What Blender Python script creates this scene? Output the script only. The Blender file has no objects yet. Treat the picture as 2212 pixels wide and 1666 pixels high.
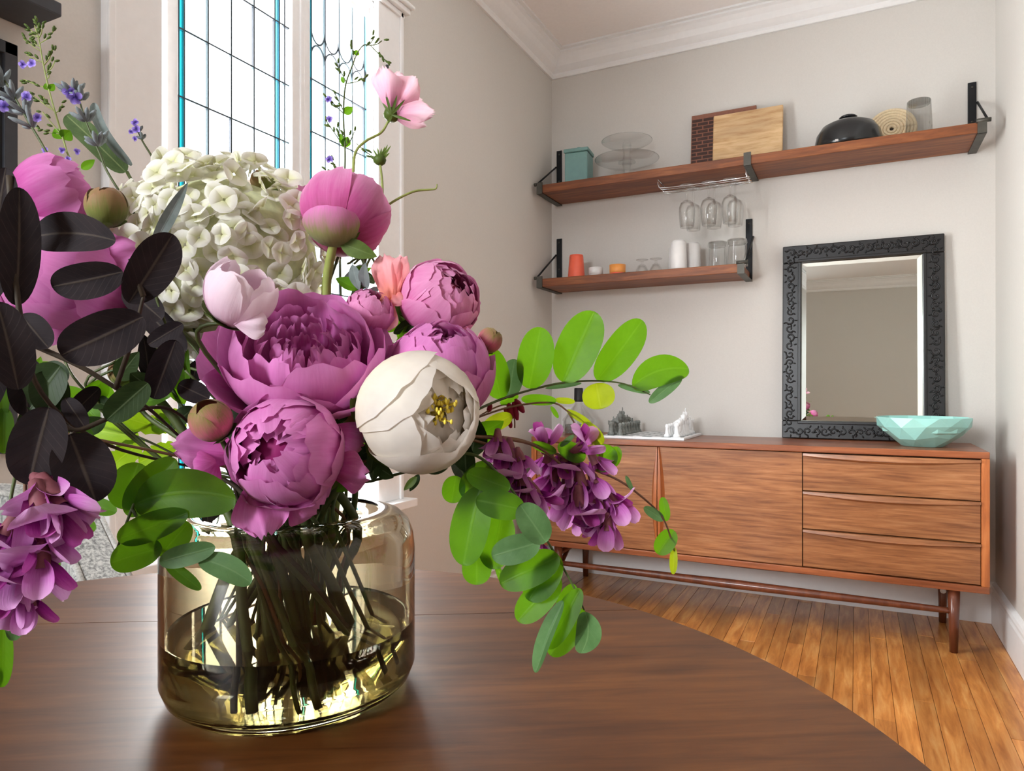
import bpy, bmesh, math, random
from mathutils import Vector, Matrix, Quaternion, noise as mnoise
PI = math.pi
random.seed(7)
# ---------------------------------------------------------------- camera
FOC, CX, CY, YAW, ZC = 1490.0, 1106.0, 838.0, math.radians(26.5), 1.012
FW = Vector((-math.sin(YAW), math.cos(YAW), 0)); RT = Vector((math.cos(YAW), math.sin(YAW), 0)); UP = Vector((0, 0, 1))
EYE = Vector((0, 0, ZC))
scn = bpy.context.scene
col = scn.collection
cd = bpy.data.cameras.new('camera'); cam = bpy.data.objects.new('camera', cd); col.objects.link(cam)
cam.location = EYE; cam.rotation_euler = (PI / 2, 0, YAW)
cd.sensor_width = 36; cd.lens = 36 * FOC / 2212; cd.shift_y = (838 - 833) / 2212; cd.clip_start = .02; cd.clip_end = 100
scn.camera = cam
# ---------------------------------------------------------------- world, daylight, exposure
w = bpy.data.worlds.new('sky'); scn.world = w; w.use_nodes = True
bg = w.node_tree.nodes['Background']; bg.inputs['Color'].default_value = (.86, .93, 1, 1); bg.inputs['Strength'].default_value = 2.6
vs = scn.view_settings; vs.view_transform = 'Standard'; vs.look = 'None'; vs.gamma = 1; vs.exposure = 1.15; vs.use_curve_mapping = False
def daylight(name, loc, direction, sx, sy, power, color):
    l = bpy.data.lights.new(name, 'AREA'); l.shape = 'RECTANGLE'; l.size = sx; l.size_y = sy; l.energy = power; l.color = color
    o = bpy.data.objects.new(name, l); col.objects.link(o); o.location = loc
    o.rotation_euler = Vector(direction).to_track_quat('-Z', 'Y').to_euler(); return o
# daylight through the leaded window in the picture (outside its glass) and open sky beyond the window behind the viewer's left shoulder,
# the side the shadows of mirror, brackets and sideboard point away from
daylight('daylight_side_window', (-1.88, 1.55, 1.5), (1, 0, .16), 1.3, 2.1, 165, (1, .98, .96))
daylight('sky_rear_window_offscreen', (-2.0, -5.0, 2.9), (.9, 3.0, -1.3), 2.6, 1.7, 480, (.93, .965, 1))
scn.cycles.max_bounces = 14; scn.cycles.transmission_bounces = 12; scn.cycles.transparent_max_bounces = 16
# ---------------------------------------------------------------- helpers
def at(px, py, d): return EYE + d * (FW + (px - CX) / FOC * RT + (CY - py) / FOC * UP)
def onY(px, py, Y):
    r = FW + (px - CX) / FOC * RT + (CY - py) / FOC * UP; return EYE + r * (Y / r.y)
def onX(px, py, X):
    r = FW + (px - CX) / FOC * RT + (CY - py) / FOC * UP; return EYE + r * (X / r.x)
def cv(x, y, z): return (RT * x + UP * y - FW * z).normalized()      # camera style axes: right, up, towards the viewer
def org(p):
    o = Vector((0, 0, 0))
    while p is not None: o += p.location; p = p.parent
    return o
def tag(o, label=None, cat=None, group=None, kind=None):
    if label: o['label'] = label
    if cat: o['category'] = cat
    if group: o['group'] = group
    if kind: o['kind'] = kind
    return o
def thing(name, label, cat, loc, group=None):
    o = bpy.data.objects.new(name, None); col.objects.link(o); o.location = loc; o.empty_display_size = .02
    return tag(o, label, cat, group)
def obj(name, V, F, m, parent=None, smooth=True, uv=None, loc=None, kind=None):
    me = bpy.data.meshes.new(name)
    o0 = org(parent)
    if parent is None:
        o0 = Vector(loc) if loc is not None else Vector((0, 0, 0))
    me.from_pydata([Vector(v) - o0 for v in V], [], F)
    if smooth: me.polygons.foreach_set('use_smooth', [True] * len(me.polygons))
    if uv is not None:
        L = me.uv_layers.new(name='UVMap')
        for lp in me.loops: L.data[lp.index].uv = uv[lp.vertex_index]
    me.update(); me.materials.append(m)
    o = bpy.data.objects.new(name, me); col.objects.link(o)
    if parent is not None: o.parent = parent
    else: o.location = o0
    if kind: o['kind'] = kind
    return o
def inst(src, parent, M, name=None):
    o = bpy.data.objects.new(name or src.name.split('.')[0], src); col.objects.link(o)
    if parent is not None: o.parent = parent; M = Matrix.Translation(-org(parent)) @ M
    o.matrix_local = M; return o
class MB:
    def __init__(s): s.V = []; s.F = []; s.U = []
    def add(s, V, F, U=None):
        n = len(s.V); s.V += [Vector(v) for v in V]; s.F += [tuple(i + n for i in f) for f in F]
        s.U += list(U) if U else [(0, 0)] * len(V); return s
    def box(s, x0, x1, y0, y1, z0, z1, b=0, M=None):
        bm = bmesh.new(); bmesh.ops.create_cube(bm, size=1)
        bmesh.ops.scale(bm, vec=(abs(x1 - x0), abs(y1 - y0), abs(z1 - z0)), verts=bm.verts)
        bmesh.ops.translate(bm, vec=((x0 + x1) / 2, (y0 + y1) / 2, (z0 + z1) / 2), verts=bm.verts)
        if b: bmesh.ops.bevel(bm, geom=bm.edges[:] + bm.verts[:], offset=b, segments=2, affect='EDGES', profile=.5)
        bm.verts.ensure_lookup_table()
        V = [(M @ v.co if M else v.co.copy()) for v in bm.verts]; F = [tuple(v.index for v in f.verts) for f in bm.faces]
        bm.free(); return s.add(V, F)
    def tube(s, pts, rad, n=8, smooth=0): V, F = tube(pts, rad, n, smooth); return s.add(V, F)
    def lathe(s, prof, c=(0, 0, 0), n=32, M=None):
        V, F = lathe(prof, n); T = Matrix.Translation(c)
        return s.add([T @ (M @ Vector(v) if M else Vector(v)) for v in V], F)
    def ell(s, c, r, n=10, M=None):
        k = max(5, n // 2); prof = [(math.sin(PI * i / k), -math.cos(PI * i / k)) for i in range(k + 1)]
        V, F = lathe(prof, n); c = Vector(c)
        return s.add([c + (M @ Vector((v[0] * r[0], v[1] * r[1], v[2] * r[2])) if M else Vector((v[0] * r[0], v[1] * r[1], v[2] * r[2]))) for v in V], F)
    def out(s, name, m, parent=None, smooth=True, loc=None, kind=None, uv=False): return obj(name, s.V, s.F, m, parent, smooth, s.U if uv else None, loc, kind)
def smoothpts(P, k):
    P = [Vector(p) for p in P]
    if len(P) < 3 or k < 2: return P
    out = []
    for i in range(len(P) - 1):
        a = P[max(i - 1, 0)]; b = P[i]; c = P[i + 1]; d = P[min(i + 2, len(P) - 1)]
        for j in range(k):
            t = j / k
            out.append(.5 * ((2 * b) + (c - a) * t + (2 * a - 5 * b + 4 * c - d) * t * t + (3 * b - a - 3 * c + d) * t ** 3))
    return out + [P[-1]]
def tube(pts, rad, n=8, smooth=0):
    P = smoothpts(pts, smooth); N = len(P)
    R = rad if isinstance(rad, (list, tuple)) else [rad]
    def rr(i):
        t = i / max(1, N - 1) * (len(R) - 1); k = min(int(t), len(R) - 2) if len(R) > 1 else 0
        return R[0] if len(R) == 1 else R[k] + (R[k + 1] - R[k]) * (t - k)
    V = []; F = []; q = None
    for i in range(N):
        T = (P[min(i + 1, N - 1)] - P[max(i - 1, 0)]).normalized()
        if q is None: q = T.orthogonal().normalized()
        q = (q - T * q.dot(T)).normalized(); b = T.cross(q)
        for j in range(n):
            a = 2 * PI * j / n; V.append(P[i] + rr(i) * (q * math.cos(a) + b * math.sin(a)))
    for i in range(N - 1):
        for j in range(n): F.append((i * n + j, i * n + (j + 1) % n, (i + 1) * n + (j + 1) % n, (i + 1) * n + j))
    F.append(tuple(range(n))[::-1]); F.append(tuple((N - 1) * n + j for j in range(n)))
    return V, F
def lathe(prof, n=32):
    V = []; F = []; idx = []
    for r, z in prof:
        if r < 1e-6: idx.append([len(V)] * n); V.append((0, 0, z))
        else:
            idx.append([len(V) + j for j in range(n)])
            V += [(r * math.cos(2 * PI * j / n), r * math.sin(2 * PI * j / n), z) for j in range(n)]
    for a, b in zip(idx, idx[1:]):
        for j in range(n):
            f = [a[j], a[(j + 1) % n], b[(j + 1) % n], b[j]]; g = []
            for x in f:
                if x not in g: g.append(x)
            if len(g) > 2: F.append(tuple(g))
    return V, F
def frame(zdir, xhint=None):
    z = Vector(zdir).normalized(); x = Vector(xhint) if xhint else z.orthogonal()
    x = (x - z * x.dot(z)).normalized(); y = z.cross(x)
    return Matrix((x, y, z)).transposed().to_4x4()
# ---------------------------------------------------------------- materials
def srgb(r, g, b):
    f = lambda c: (c / 12.92 if c <= .04045 else ((c + .055) / 1.055) ** 2.4)
    return tuple(f(v / 255) for v in (r, g, b)) + (1,)
class NT:
    def __init__(s, name):
        s.m = bpy.data.materials.new(name); s.m.use_nodes = True; s.t = s.m.node_tree; s.n = s.t.nodes
        s.p = s.n['Principled BSDF']; s.o = s.n['Material Output']
    def node(s, ty, **k):
        x = s.n.new(ty)
        for a, v in k.items():
            if a in x.inputs: x.inputs[a].default_value = v
            else: setattr(x, a, v)
        return x
    def link(s, a, b): s.t.links.new(a, b)
    def noise(s, scale, detail=4, mapscale=(1, 1, 1), src='Object', rough=.55, dist=0):
        tc = s.node('ShaderNodeTexCoord'); mp = s.node('ShaderNodeMapping'); mp.inputs['Scale'].default_value = mapscale
        nz = s.node('ShaderNodeTexNoise'); nz.inputs['Scale'].default_value = scale; nz.inputs['Detail'].default_value = detail
        nz.inputs['Roughness'].default_value = rough; nz.inputs['Distortion'].default_value = dist
        s.link(tc.outputs[src], mp.inputs['Vector']); s.link(mp.outputs['Vector'], nz.inputs['Vector']); return nz
    def ramp(s, src, stops):
        r = s.node('ShaderNodeValToRGB'); e = r.color_ramp.elements
        while len(e) < len(stops): e.new(.5)
        for el, (p, c) in zip(e, stops): el.position = p; el.color = c
        s.link(src, r.inputs['Fac']); return r
    def mixc(s, fac, a, b, mode='MIX'):
        x = s.node('ShaderNodeMix', data_type='RGBA', blend_type=mode)
        for sock, v in ((x.inputs[0], fac), (x.inputs[6], a), (x.inputs[7], b)):
            if isinstance(v, (int, float, tuple)): sock.default_value = v
            else: s.link(v, sock)
        return x.outputs[2]
    def bump(s, h, strength=.2, dist=.002):
        b = s.node('ShaderNodeBump'); b.inputs['Strength'].default_value = strength; b.inputs['Distance'].default_value = dist
        s.link(h, b.inputs['Height']); s.link(b.outputs['Normal'], s.p.inputs['Normal'])
    def set(s, **k):
        for a, v in k.items(): s.p.inputs[a.replace('_', ' ')].default_value = v
        return s
    def translucent(s, colsrc, fac):
        tr = s.node('ShaderNodeBsdfTranslucent'); mx = s.node('ShaderNodeMixShader'); mx.inputs[0].default_value = fac
        if isinstance(colsrc, tuple): tr.inputs['Color'].default_value = colsrc
        else: s.link(colsrc, tr.inputs['Color'])
        s.link(s.p.outputs[0], mx.inputs[1]); s.link(tr.outputs[0], mx.inputs[2]); s.link(mx.outputs[0], s.o.inputs['Surface'])
def plain(name, c, rough=.5, metal=0, var=.06, sc=30, **k):
    t = NT(name); nz = t.noise(sc, 3)
    d = tuple(x * (1 - var) for x in c[:3]) + (1,); e = tuple(min(1, x * (1 + var)) for x in c[:3]) + (1,)
    r = t.ramp(nz.outputs['Fac'], [(.3, d), (.7, e)]); t.link(r.outputs['Color'], t.p.inputs['Base Color'])
    t.set(Roughness=rough, Metallic=metal, **k); return t.m
def glassm(name, c, rough=0, ior=1.5):
    t = NT(name); t.set(Base_Color=c, Roughness=rough, IOR=ior, Transmission_Weight=1.0); return t.m
def thinglass(name, c, gl=.12, alpha=.9):
    t = NT(name); tr = t.node('ShaderNodeBsdfTransparent'); tr.inputs['Color'].default_value = c
    lw = t.node('ShaderNodeLayerWeight'); lw.inputs['Blend'].default_value = .5
    fr = t.node('ShaderNodeMath', operation='POWER'); t.link(lw.outputs['Facing'], fr.inputs[0]); fr.inputs[1].default_value = .35 / gl + 1
    g = t.node('ShaderNodeBsdfGlossy'); g.inputs['Roughness'].default_value = .03
    mx = t.node('ShaderNodeMixShader'); f2 = t.node('ShaderNodeMath', operation='MULTIPLY_ADD'); t.link(fr.outputs[0], f2.inputs[0]); f2.inputs[1].default_value = .55; f2.inputs[2].default_value = .03; t.link(f2.outputs[0], mx.inputs[0]); t.link(tr.outputs[0], mx.inputs[1]); t.link(g.outputs[0], mx.inputs[2])
    t.link(mx.outputs[0], t.o.inputs['Surface']); return t.m
def wood(name, c1, c2, c3, axis='X', scale=6, rough=.4, stretch=14, bump=.05, rnd=0, coat=0, bands=0):
    t = NT(name); ms = {'X': (1, stretch, stretch), 'Y': (stretch, 1, stretch), 'Z': (stretch, stretch, 1)}[axis]
    n1 = t.noise(scale, 6, ms, rough=.62, dist=.4); n2 = t.noise(scale * .35, 2, tuple(1 if q == 1 else q * .45 for q in ms))
    r = t.ramp(n1.outputs['Fac'], [(.28, c1), (.52, c2), (.75, c3)])
    r2 = t.ramp(n2.outputs['Fac'], [(.3, (.55, .5, .5, 1)), (.65, (1, 1, 1, 1))])
    c = t.mixc(.8, r.outputs['Color'], r2.outputs['Color'], 'MULTIPLY')
    if rnd:
        oi = t.node('ShaderNodeObjectInfo'); rr = t.ramp(oi.outputs['Random'], [(0, (1 - rnd,) * 3 + (1,)), (1, (1 + rnd * .35, 1 + rnd * .3, 1 + rnd * .2, 1))])
        c = t.mixc(1.0, c, rr.outputs['Color'], 'MULTIPLY')
    t.link(c, t.p.inputs['Base Color']); t.set(Roughness=rough)
    if coat: t.set(Coat_Weight=coat, Coat_Roughness=.12)
    if bump: t.bump(n1.outputs['Fac'], bump, .001)
    return t.m
def petalm(name, base, mid, edge, trans=.35, streak=.5, tl=None):
    t = NT(name); tc = t.node('ShaderNodeTexCoord'); sp = t.node('ShaderNodeSeparateXYZ'); t.link(tc.outputs['UV'], sp.inputs[0])
    nz = t.noise(1, 5, (16, 2.2, 1), 'UV', rough=.6); n2 = t.noise(26, 3)
    ma = t.node('ShaderNodeMath', operation='MULTIPLY_ADD'); t.link(nz.outputs['Fac'], ma.inputs[0]); ma.inputs[1].default_value = streak; t.link(sp.outputs['Y'], ma.inputs[2])
    mb = t.node('ShaderNodeMath', operation='SUBTRACT'); t.link(ma.outputs[0], mb.inputs[0]); mb.inputs[1].default_value = streak * .5
    r = t.ramp(mb.outputs[0], [(.08, base), (.5, mid), (1.0, edge)])
    r2 = t.ramp(n2.outputs['Fac'], [(.3, (.8, .76, .8, 1)), (.7, (1.06, 1.04, 1.06, 1))])
    c = t.mixc(.7, r.outputs['Color'], r2.outputs['Color'], 'MULTIPLY'); t.link(c, t.p.inputs['Base Color'])
    t.set(Roughness=.62, Sheen_Weight=.12, Specular_IOR_Level=.25); t.bump(nz.outputs['Fac'], .25, .0012)
    t.translucent(tl or c, trans); return t.m
def leafm(name, c1, c2, vein, trans=.4, tl=None, rough=.5, vs_=.9, spec=.3):
    t = NT(name); tc = t.node('ShaderNodeTexCoord'); sp = t.node('ShaderNodeSeparateXYZ'); t.link(tc.outputs['UV'], sp.inputs[0])
    ab = t.node('ShaderNodeMath', operation='SUBTRACT'); t.link(sp.outputs['X'], ab.inputs[0]); ab.inputs[1].default_value = .5
    ab2 = t.node('ShaderNodeMath', operation='ABSOLUTE'); t.link(ab.outputs[0], ab2.inputs[0])
    mid = t.ramp(ab2.outputs[0], [(.012, (1, 1, 1, 1)), (.04, (0, 0, 0, 1))])
    # side veins: bands of v - |u|
    ml = t.node('ShaderNodeMath', operation='MULTIPLY_ADD'); t.link(ab2.outputs[0], ml.inputs[0]); ml.inputs[1].default_value = -.55; t.link(sp.outputs['Y'], ml.inputs[2])
    mm = t.node('ShaderNodeMath', operation='MULTIPLY'); t.link(ml.outputs[0], mm.inputs[0]); mm.inputs[1].default_value = 9
    fr = t.node('ShaderNodeMath', operation='FRACT'); t.link(mm.outputs[0], fr.inputs[0])
    sv = t.ramp(fr.outputs[0], [(0, (.35, .35, .35, 1)), (.1, (0, 0, 0, 1))])
    vv = t.mixc(1.0, mid.outputs['Color'], sv.outputs['Color'], 'ADD')
    nz = t.noise(60, 5); r = t.ramp(nz.outputs['Fac'], [(.3, c1), (.7, c2)])
    bw = t.node('ShaderNodeMath', operation='MULTIPLY'); t.link(vv, bw.inputs[0]); bw.inputs[1].default_value = vs_
    c = t.mixc(bw.outputs[0], r.outputs['Color'], vein); t.link(c, t.p.inputs['Base Color'])
    t.set(Roughness=rough, Specular_IOR_Level=spec); t.bump(vv, .2, .0008)
    t.translucent(tl if tl else c, trans); return t.m
M = {}
M['wall'] = plain('wall_paint', srgb(209, 205, 199), .75, var=.02, sc=180)
M['white'] = plain('white_trim', srgb(238, 238, 238), .4, var=.015, sc=40)
M['ceil'] = plain('ceiling_paint', srgb(246, 242, 240), .8, var=.015, sc=60)
M['sash'] = plain('sash_paint', srgb(236, 236, 236), .5, var=.02, sc=50)
M['plank'] = wood('floor_plank', srgb(176, 106, 48), srgb(222, 150, 78), srgb(244, 188, 116), 'Y', 5, .32, 9, .06, rnd=.3, coat=.2)
M['gap'] = plain('floor_gap', srgb(48, 26, 14), .8)
M['table'] = wood('table_wood', srgb(72, 38, 12), srgb(98, 56, 22), srgb(118, 72, 32), 'X', 7, .4, 9, .03, coat=.05)
M['table'].node_tree.nodes['Principled BSDF'].inputs['Specular IOR Level'].default_value = .32
M['tableedge'] = wood('table_edge_wood', srgb(50, 28, 16), srgb(72, 42, 24), srgb(92, 56, 32), 'X', 6, .35, 6, .03)
M['walnut'] = wood('walnut', srgb(116, 70, 40), srgb(164, 108, 66), srgb(192, 138, 92), 'X', 5.5, .36, 17, .03, coat=.1)
M['walnut2'] = wood('walnut_case', srgb(112, 60, 32), srgb(152, 86, 50), srgb(182, 112, 68), 'X', 3.0, .34, 14, .03, coat=.1)
M['walnutz'] = wood('walnut_upright', srgb(140, 76, 36), srgb(192, 112, 58), srgb(214, 138, 80), 'Z', 4, .36, 12, .03)
M['walnuty'] = wood('walnut_leg', srgb(84, 42, 26), srgb(112, 60, 38), srgb(136, 78, 50), 'Z', 5, .3, 8, .03, coat=.2)
M['shelf'] = wood('shelf_wood', srgb(92, 46, 20), srgb(134, 74, 34), srgb(168, 104, 54), 'X', 4, .5, 10, .1)
M['iron'] = plain('black_iron', srgb(30, 31, 33), .5, .6, var=.2)
M['steel'] = plain('grey_iron', srgb(84, 82, 76), .5, .7, var=.15)
M['chrome'] = plain('chrome', srgb(205, 205, 205), .15, 1, var=.02)
M['black'] = plain('black_paint', srgb(26, 27, 30), .5, var=.2, sc=60)
M['charcoal'] = plain('charcoal_paint', srgb(52, 54, 60), .6, var=.1, sc=50)
M['frame'] = plain('black_carved_frame', srgb(15, 14, 15), .36, var=.3, sc=90)
M['silver'] = NT('mirror_glass').set(Base_Color=(.84, .88, .82, 1), Metallic=1.0, Roughness=.01).m
M['teal'] = plain('teal_glaze', srgb(156, 214, 206), .28, var=.03, sc=20, Coat_Weight=.3)
M['tealtin'] = plain('teal_tin', srgb(112, 152, 148), .45, var=.05, sc=30)
M['maple'] = wood('maple', srgb(196, 150, 96), srgb(226, 190, 140), srgb(236, 206, 160), 'X', 7, .5, 7, .02)
M['brickdark'] = plain('dark_brick_inlay', srgb(58, 30, 22), .6, var=.2, sc=90)
M['brickline'] = plain('brown_board', srgb(132, 84, 66), .6, var=.1, sc=90)
M['cast'] = plain('black_enamel', srgb(24, 26, 28), .22, var=.1, sc=40)
M['straw'] = plain('woven_straw', srgb(226, 206, 170), .7, var=.1, sc=120)
M['smoke'] = thinglass('smoky_ribbed_glass', (.78, .78, .77, 1), .35)
M['clear'] = thinglass('clear_glass', (.99, .992, .99, 1), .3)
M['clear2'] = thinglass('clear_glass_thick', (.982, .985, .982, 1), .4)
M['coral'] = plain('coral_plastic', srgb(238, 104, 76), .4, var=.03)
M['orange'] = plain('orange_ceramic', srgb(242, 158, 78), .4, var=.03)
M['cupwhite'] = plain('white_ceramic', srgb(226, 224, 222), .4, var=.02)
M['stonegrey'] = plain('grey_stone', srgb(122, 126, 122), .6, var=.25, sc=140)
M['stonewhite'] = plain('white_stone', srgb(240, 242, 244), .4, var=.04, sc=100)
M['boardgrey'] = plain('board_grey', srgb(150, 158, 162), .35, var=.1, sc=80)
M['cap'] = plain('black_cap', srgb(24, 24, 30), .5, var=.1)
# tweed
t = NT('grey_tweed'); a = t.noise(1, 4, (260, 260, 40)); b = t.noise(1, 4, (40, 40, 300))
c = t.mixc(.5, a.outputs['Color'], b.outputs['Color'], 'MULTIPLY')
r = t.ramp(c, [(.14, srgb(48, 48, 50)), (.3, srgb(128, 128, 126)), (.45, srgb(196, 195, 190))]); t.link(r.outputs['Color'], t.p.inputs['Base Color']); t.set(Roughness=.9); t.bump(c, .5, .002); M['tweed'] = t.m
M['welt'] = plain('tweed_welt', srgb(176, 174, 168), .9, var=.3, sc=300)
M['lead'] = plain('lead_came', srgb(52, 66, 74), .6, 0, var=.1)
for i, c in enumerate(((.9, .93, .93), (.97, .97, .97), (.88, .95, .96), (.95, .92, .93), (.60, .64, .645), (.66, .64, .65))): M['pane%d' % i] = thinglass('textured_clear_pane_%d' % i, c + (1,), .03)
M['paneteal'] = thinglass('teal_pane', (.08, .42, .46, 1), .05); M['panepink'] = thinglass('pink_pane', (.58, .50, .54, 1), .05); M['paneblue'] = thinglass('pale_blue_pane', (.28, .52, .60, 1), .05)
M['vase'] = glassm('smoky_olive_glass', (.73, .675, .52, 1), 0, 1.48)
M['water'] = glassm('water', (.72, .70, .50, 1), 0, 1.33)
P1, P2, P3 = srgb(160, 34, 110), srgb(208, 92, 172), srgb(230, 146, 206)
M['pink'] = petalm('pink_peony_petal', P1, P2, P3, .32)
M['pinkdeep'] = petalm('deep_pink_peony_petal', srgb(150, 24, 84), srgb(206, 78, 148), srgb(228, 128, 186), .32)
M['rose'] = petalm('rose_peony_petal', srgb(164, 44, 88), srgb(214, 100, 164), srgb(234, 160, 202), .3)
M['white_p'] = petalm('white_peony_petal', srgb(240, 226, 150), srgb(250, 244, 222), srgb(252, 248, 238), .42, .3)
M['blush'] = petalm('blush_petal', srgb(226, 180, 204), srgb(242, 216, 228), srgb(250, 234, 240), .35)
M['cosmosp'] = petalm('cosmos_petal', srgb(206, 130, 170), srgb(236, 184, 204), srgb(246, 216, 222), .5)
M['coralp'] = petalm('coral_sweet_pea_petal', srgb(232, 150, 120), srgb(238, 150, 150), srgb(246, 186, 190), .4)
M['lilac'] = petalm('lilac_locust_petal', srgb(166, 62, 150), srgb(208, 124, 198), srgb(232, 178, 224), .35)
M['magenta'] = petalm('magenta_locust_petal', srgb(96, 10, 80), srgb(150, 40, 130), srgb(196, 90, 170), .3)
M['redbud'] = petalm('red_bud', srgb(140, 20, 50), srgb(190, 40, 80), srgb(214, 96, 120), .2)
M['cream'] = petalm('hydrangea_petal', srgb(222, 224, 176), srgb(240, 240, 222), srgb(247, 247, 238), .4, .2)
M['creamcore'] = plain('hydrangea_core', srgb(206, 208, 168), .8, var=.2, sc=90)
M['yellow'] = plain('yellow_stamen', srgb(250, 222, 80), .6, var=.15, sc=120)
M['lav'] = petalm('lavender_petal', srgb(92, 76, 160), srgb(140, 116, 206), srgb(186, 168, 236), .35)
M['lavbud'] = plain('grey_lavender_bud', srgb(120, 128, 130), .8, var=.25, sc=200)
M['calyx'] = plain('mauve_calyx', srgb(120, 62, 70), .7, var=.2, sc=200)
M['budgreen'] = petalm('green_bud', srgb(84, 96, 40), srgb(116, 124, 56), srgb(150, 112, 78), .1, .6)
M['budpink'] = petalm('pink_green_bud', srgb(110, 108, 50), srgb(204, 104, 126), srgb(134, 122, 62), .15, .6)
M['sepal'] = leafm('green_sepal', srgb(70, 92, 34), srgb(98, 118, 50), srgb(130, 150, 80), .25, vs_=.3)
M['budface'] = petalm('green_flushed_petal', srgb(110, 122, 64), srgb(150, 150, 92), srgb(224, 130, 190), .2, .5)
M['stem'] = plain('green_stem', srgb(70, 82, 36), .55, var=.2, sc=80)
M['stemlight'] = plain('pale_green_stem', srgb(136, 146, 74), .55, var=.15, sc=80)
M['twig'] = plain('brown_twig', srgb(58, 46, 30), .7, var=.3, sc=90)
M['twigred'] = plain('reddish_twig', srgb(112, 78, 52), .7, var=.25, sc=90)
M['smokeleaf'] = leafm('smoke_bush_leaf', srgb(34, 28, 31), srgb(47, 39, 40), srgb(96, 86, 76), .04, rough=.7, vs_=.5, spec=.15)
M['smokegreen'] = leafm('dark_green_leaf', srgb(34, 50, 22), srgb(50, 68, 32), srgb(110, 124, 90), .15, vs_=.4, spec=.2)
M['locust'] = leafm('locust_leaf', srgb(52, 88, 18), srgb(72, 110, 30), srgb(112, 146, 62), .5, tl=srgb(104, 156, 14), vs_=.35)
M['locustdark'] = M['locust']
M['locustpale'] = leafm('pale_green_leaf', srgb(76, 112, 62), srgb(96, 132, 80), srgb(130, 160, 108), .3, vs_=.3)
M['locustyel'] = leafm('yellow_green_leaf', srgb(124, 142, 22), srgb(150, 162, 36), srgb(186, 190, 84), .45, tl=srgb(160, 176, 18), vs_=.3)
M['lime'] = leafm('lime_green_leaf', srgb(112, 150, 34), srgb(138, 172, 48), srgb(190, 206, 100), .5, tl=srgb(140, 176, 20), vs_=.4)
M['sage'] = leafm('grey_sage_leaf', srgb(98, 110, 106), srgb(132, 142, 140), srgb(160, 168, 160), .2, rough=.9, vs_=.3)
M['olive'] = leafm('long_olive_leaf', srgb(62, 80, 46), srgb(84, 102, 62), srgb(150, 160, 110), .25, rough=.8, vs_=.4)
# ---------------------------------------------------------------- room shell
XL, XR, YB, YR, ZT = -1.535, .537, 3.58, -2.0, 2.87
XE = 2.4                                                        # the room widens right of the alcove
def struct(o): o['kind'] = 'structure'; return o
floor = struct(MB().box(XL - .2, XE + .2, YR - .2, YB + .2, -.08, -.012).out('floor', M['gap'], None, False, (0, 0, 0)))
rng = random.Random(3); pw = .0585; y0 = 1.0; big = []; rest = MB(); k = 0
x = XL + .005
while x < XR + .05:
    y = y0 - rng.random() * .5
    while y < YB:
        L = .45 + rng.random() * .9; ye = min(y + L, YB)
        dz = rng.uniform(-.0008, .0004)
        if ye > 1.35: MB().box(x + .0006, x + pw - .0006, max(y, 1.0) + .0008, ye - .0008, -.02, dz, .0008).out('plank', M['plank'], floor, False)
        else: rest.box(x + .0006, x + pw - .0006, y + .0008, ye - .0008, -.02, dz)
        y = ye
    x += pw
x = XL
while x < XE: 
    rest.box(x + .0006, x + pw - .0006, YR, (.5 if x < XR + .05 else 2.2), -.02, 0); x += pw
rest.out('plank_field', M['plank'], floor, False, kind='stuff')
struct(MB().box(XL - .2, XE + .2, YR - .2, YB + .2, ZT, ZT + .1).out('ceiling', M['ceil'], None, False))
struct(MB().box(XL - .2, XR + .2, YB, YB + .12, -.08, ZT).out('wall_back', M['wall'], None, False))
struct(MB().box(XR, XE + .2, 2.15, YB + .1, -.08, ZT).out('wall_right', M['wall'], None, False))

def wall_with_holes(name, fix, lo, hi, axis, holes, th):
    m = MB(); cur = lo
    def bx(a, b, z0, z1):
        if axis == 'Y': m.box(fix - th, fix, a, b, z0, z1)
        else: m.box(a, b, fix - th, fix, z0, z1)
    for a, b, z0, z1 in holes:
        bx(cur, a, -.08, ZT); bx(a, b, -.08, z0); bx(a, b, z1, ZT); cur = b
    bx(cur, hi, -.08, ZT); return struct(m.out(name, M['wall'], None, False))
W1 = (1.12, 1.98, .60, 2.40)
wall_with_holes('wall_left', XL, YR - .12, YB + .1, 'Y', [W1], .12)
wall_with_holes('wall_rear', YR, XL - .12, XE + .12, 'X', [(-1.47, -.74, .6, 2.45)], .12)
wall_with_holes('wall_far_right', XE + .12, YR, 2.15, 'Y', [], .12)
# crown moulding: profile (out from wall, z)
CR = [(0, -.125), (.012, -.125), (.018, -.112), (.018, -.1), (.03, -.09), (.045, -.075), (.06, -.05), (.078, -.03), (.09, -.022), (.09, -.012), (.108, -.01), (.108, 0), (0, 0)]
BS = [(0, 0), (.018, 0), (.018, .125), (.014, .135), (.014, .15), (.02, .156), (.016, .168), (.006, .175), (0, .178)]
def run(name, prof, p0, p1, nrm, z, m0=0, m1=0, mat='white'):
    p0, p1, nrm = Vector(p0), Vector(p1), Vector(nrm); d = (p1 - p0).normalized(); V = []; F = []; n = len(prof)
    for p, mm in ((p0, m0), (p1, m1)):
        for a, h in prof: V.append(p + nrm * a + d * (a * mm) + Vector((0, 0, z + h)))
    for i in range(n): F.append((i, (i + 1) % n, n + (i + 1) % n, n + i))
    F += [tuple(range(n))[::-1], tuple(range(n, 2 * n))]
    return struct(obj(name, V, F, M[mat], None, False))
run('trim_1', CR, (XL, YR, 0), (XL, YB, 0), (1, 0, 0), ZT, 1, -1)
run('trim_2', CR, (XL, YB, 0), (XR, YB, 0), (0, -1, 0), ZT, 1, -1)
run('trim_3', CR, (XR, YB, 0), (XR, 2.15, 0), (-1, 0, 0), ZT, 1, 1)
run('trim_4', CR, (XE, YR, 0), (XL, YR, 0), (0, 1, 0), ZT, 1, -1)
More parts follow.
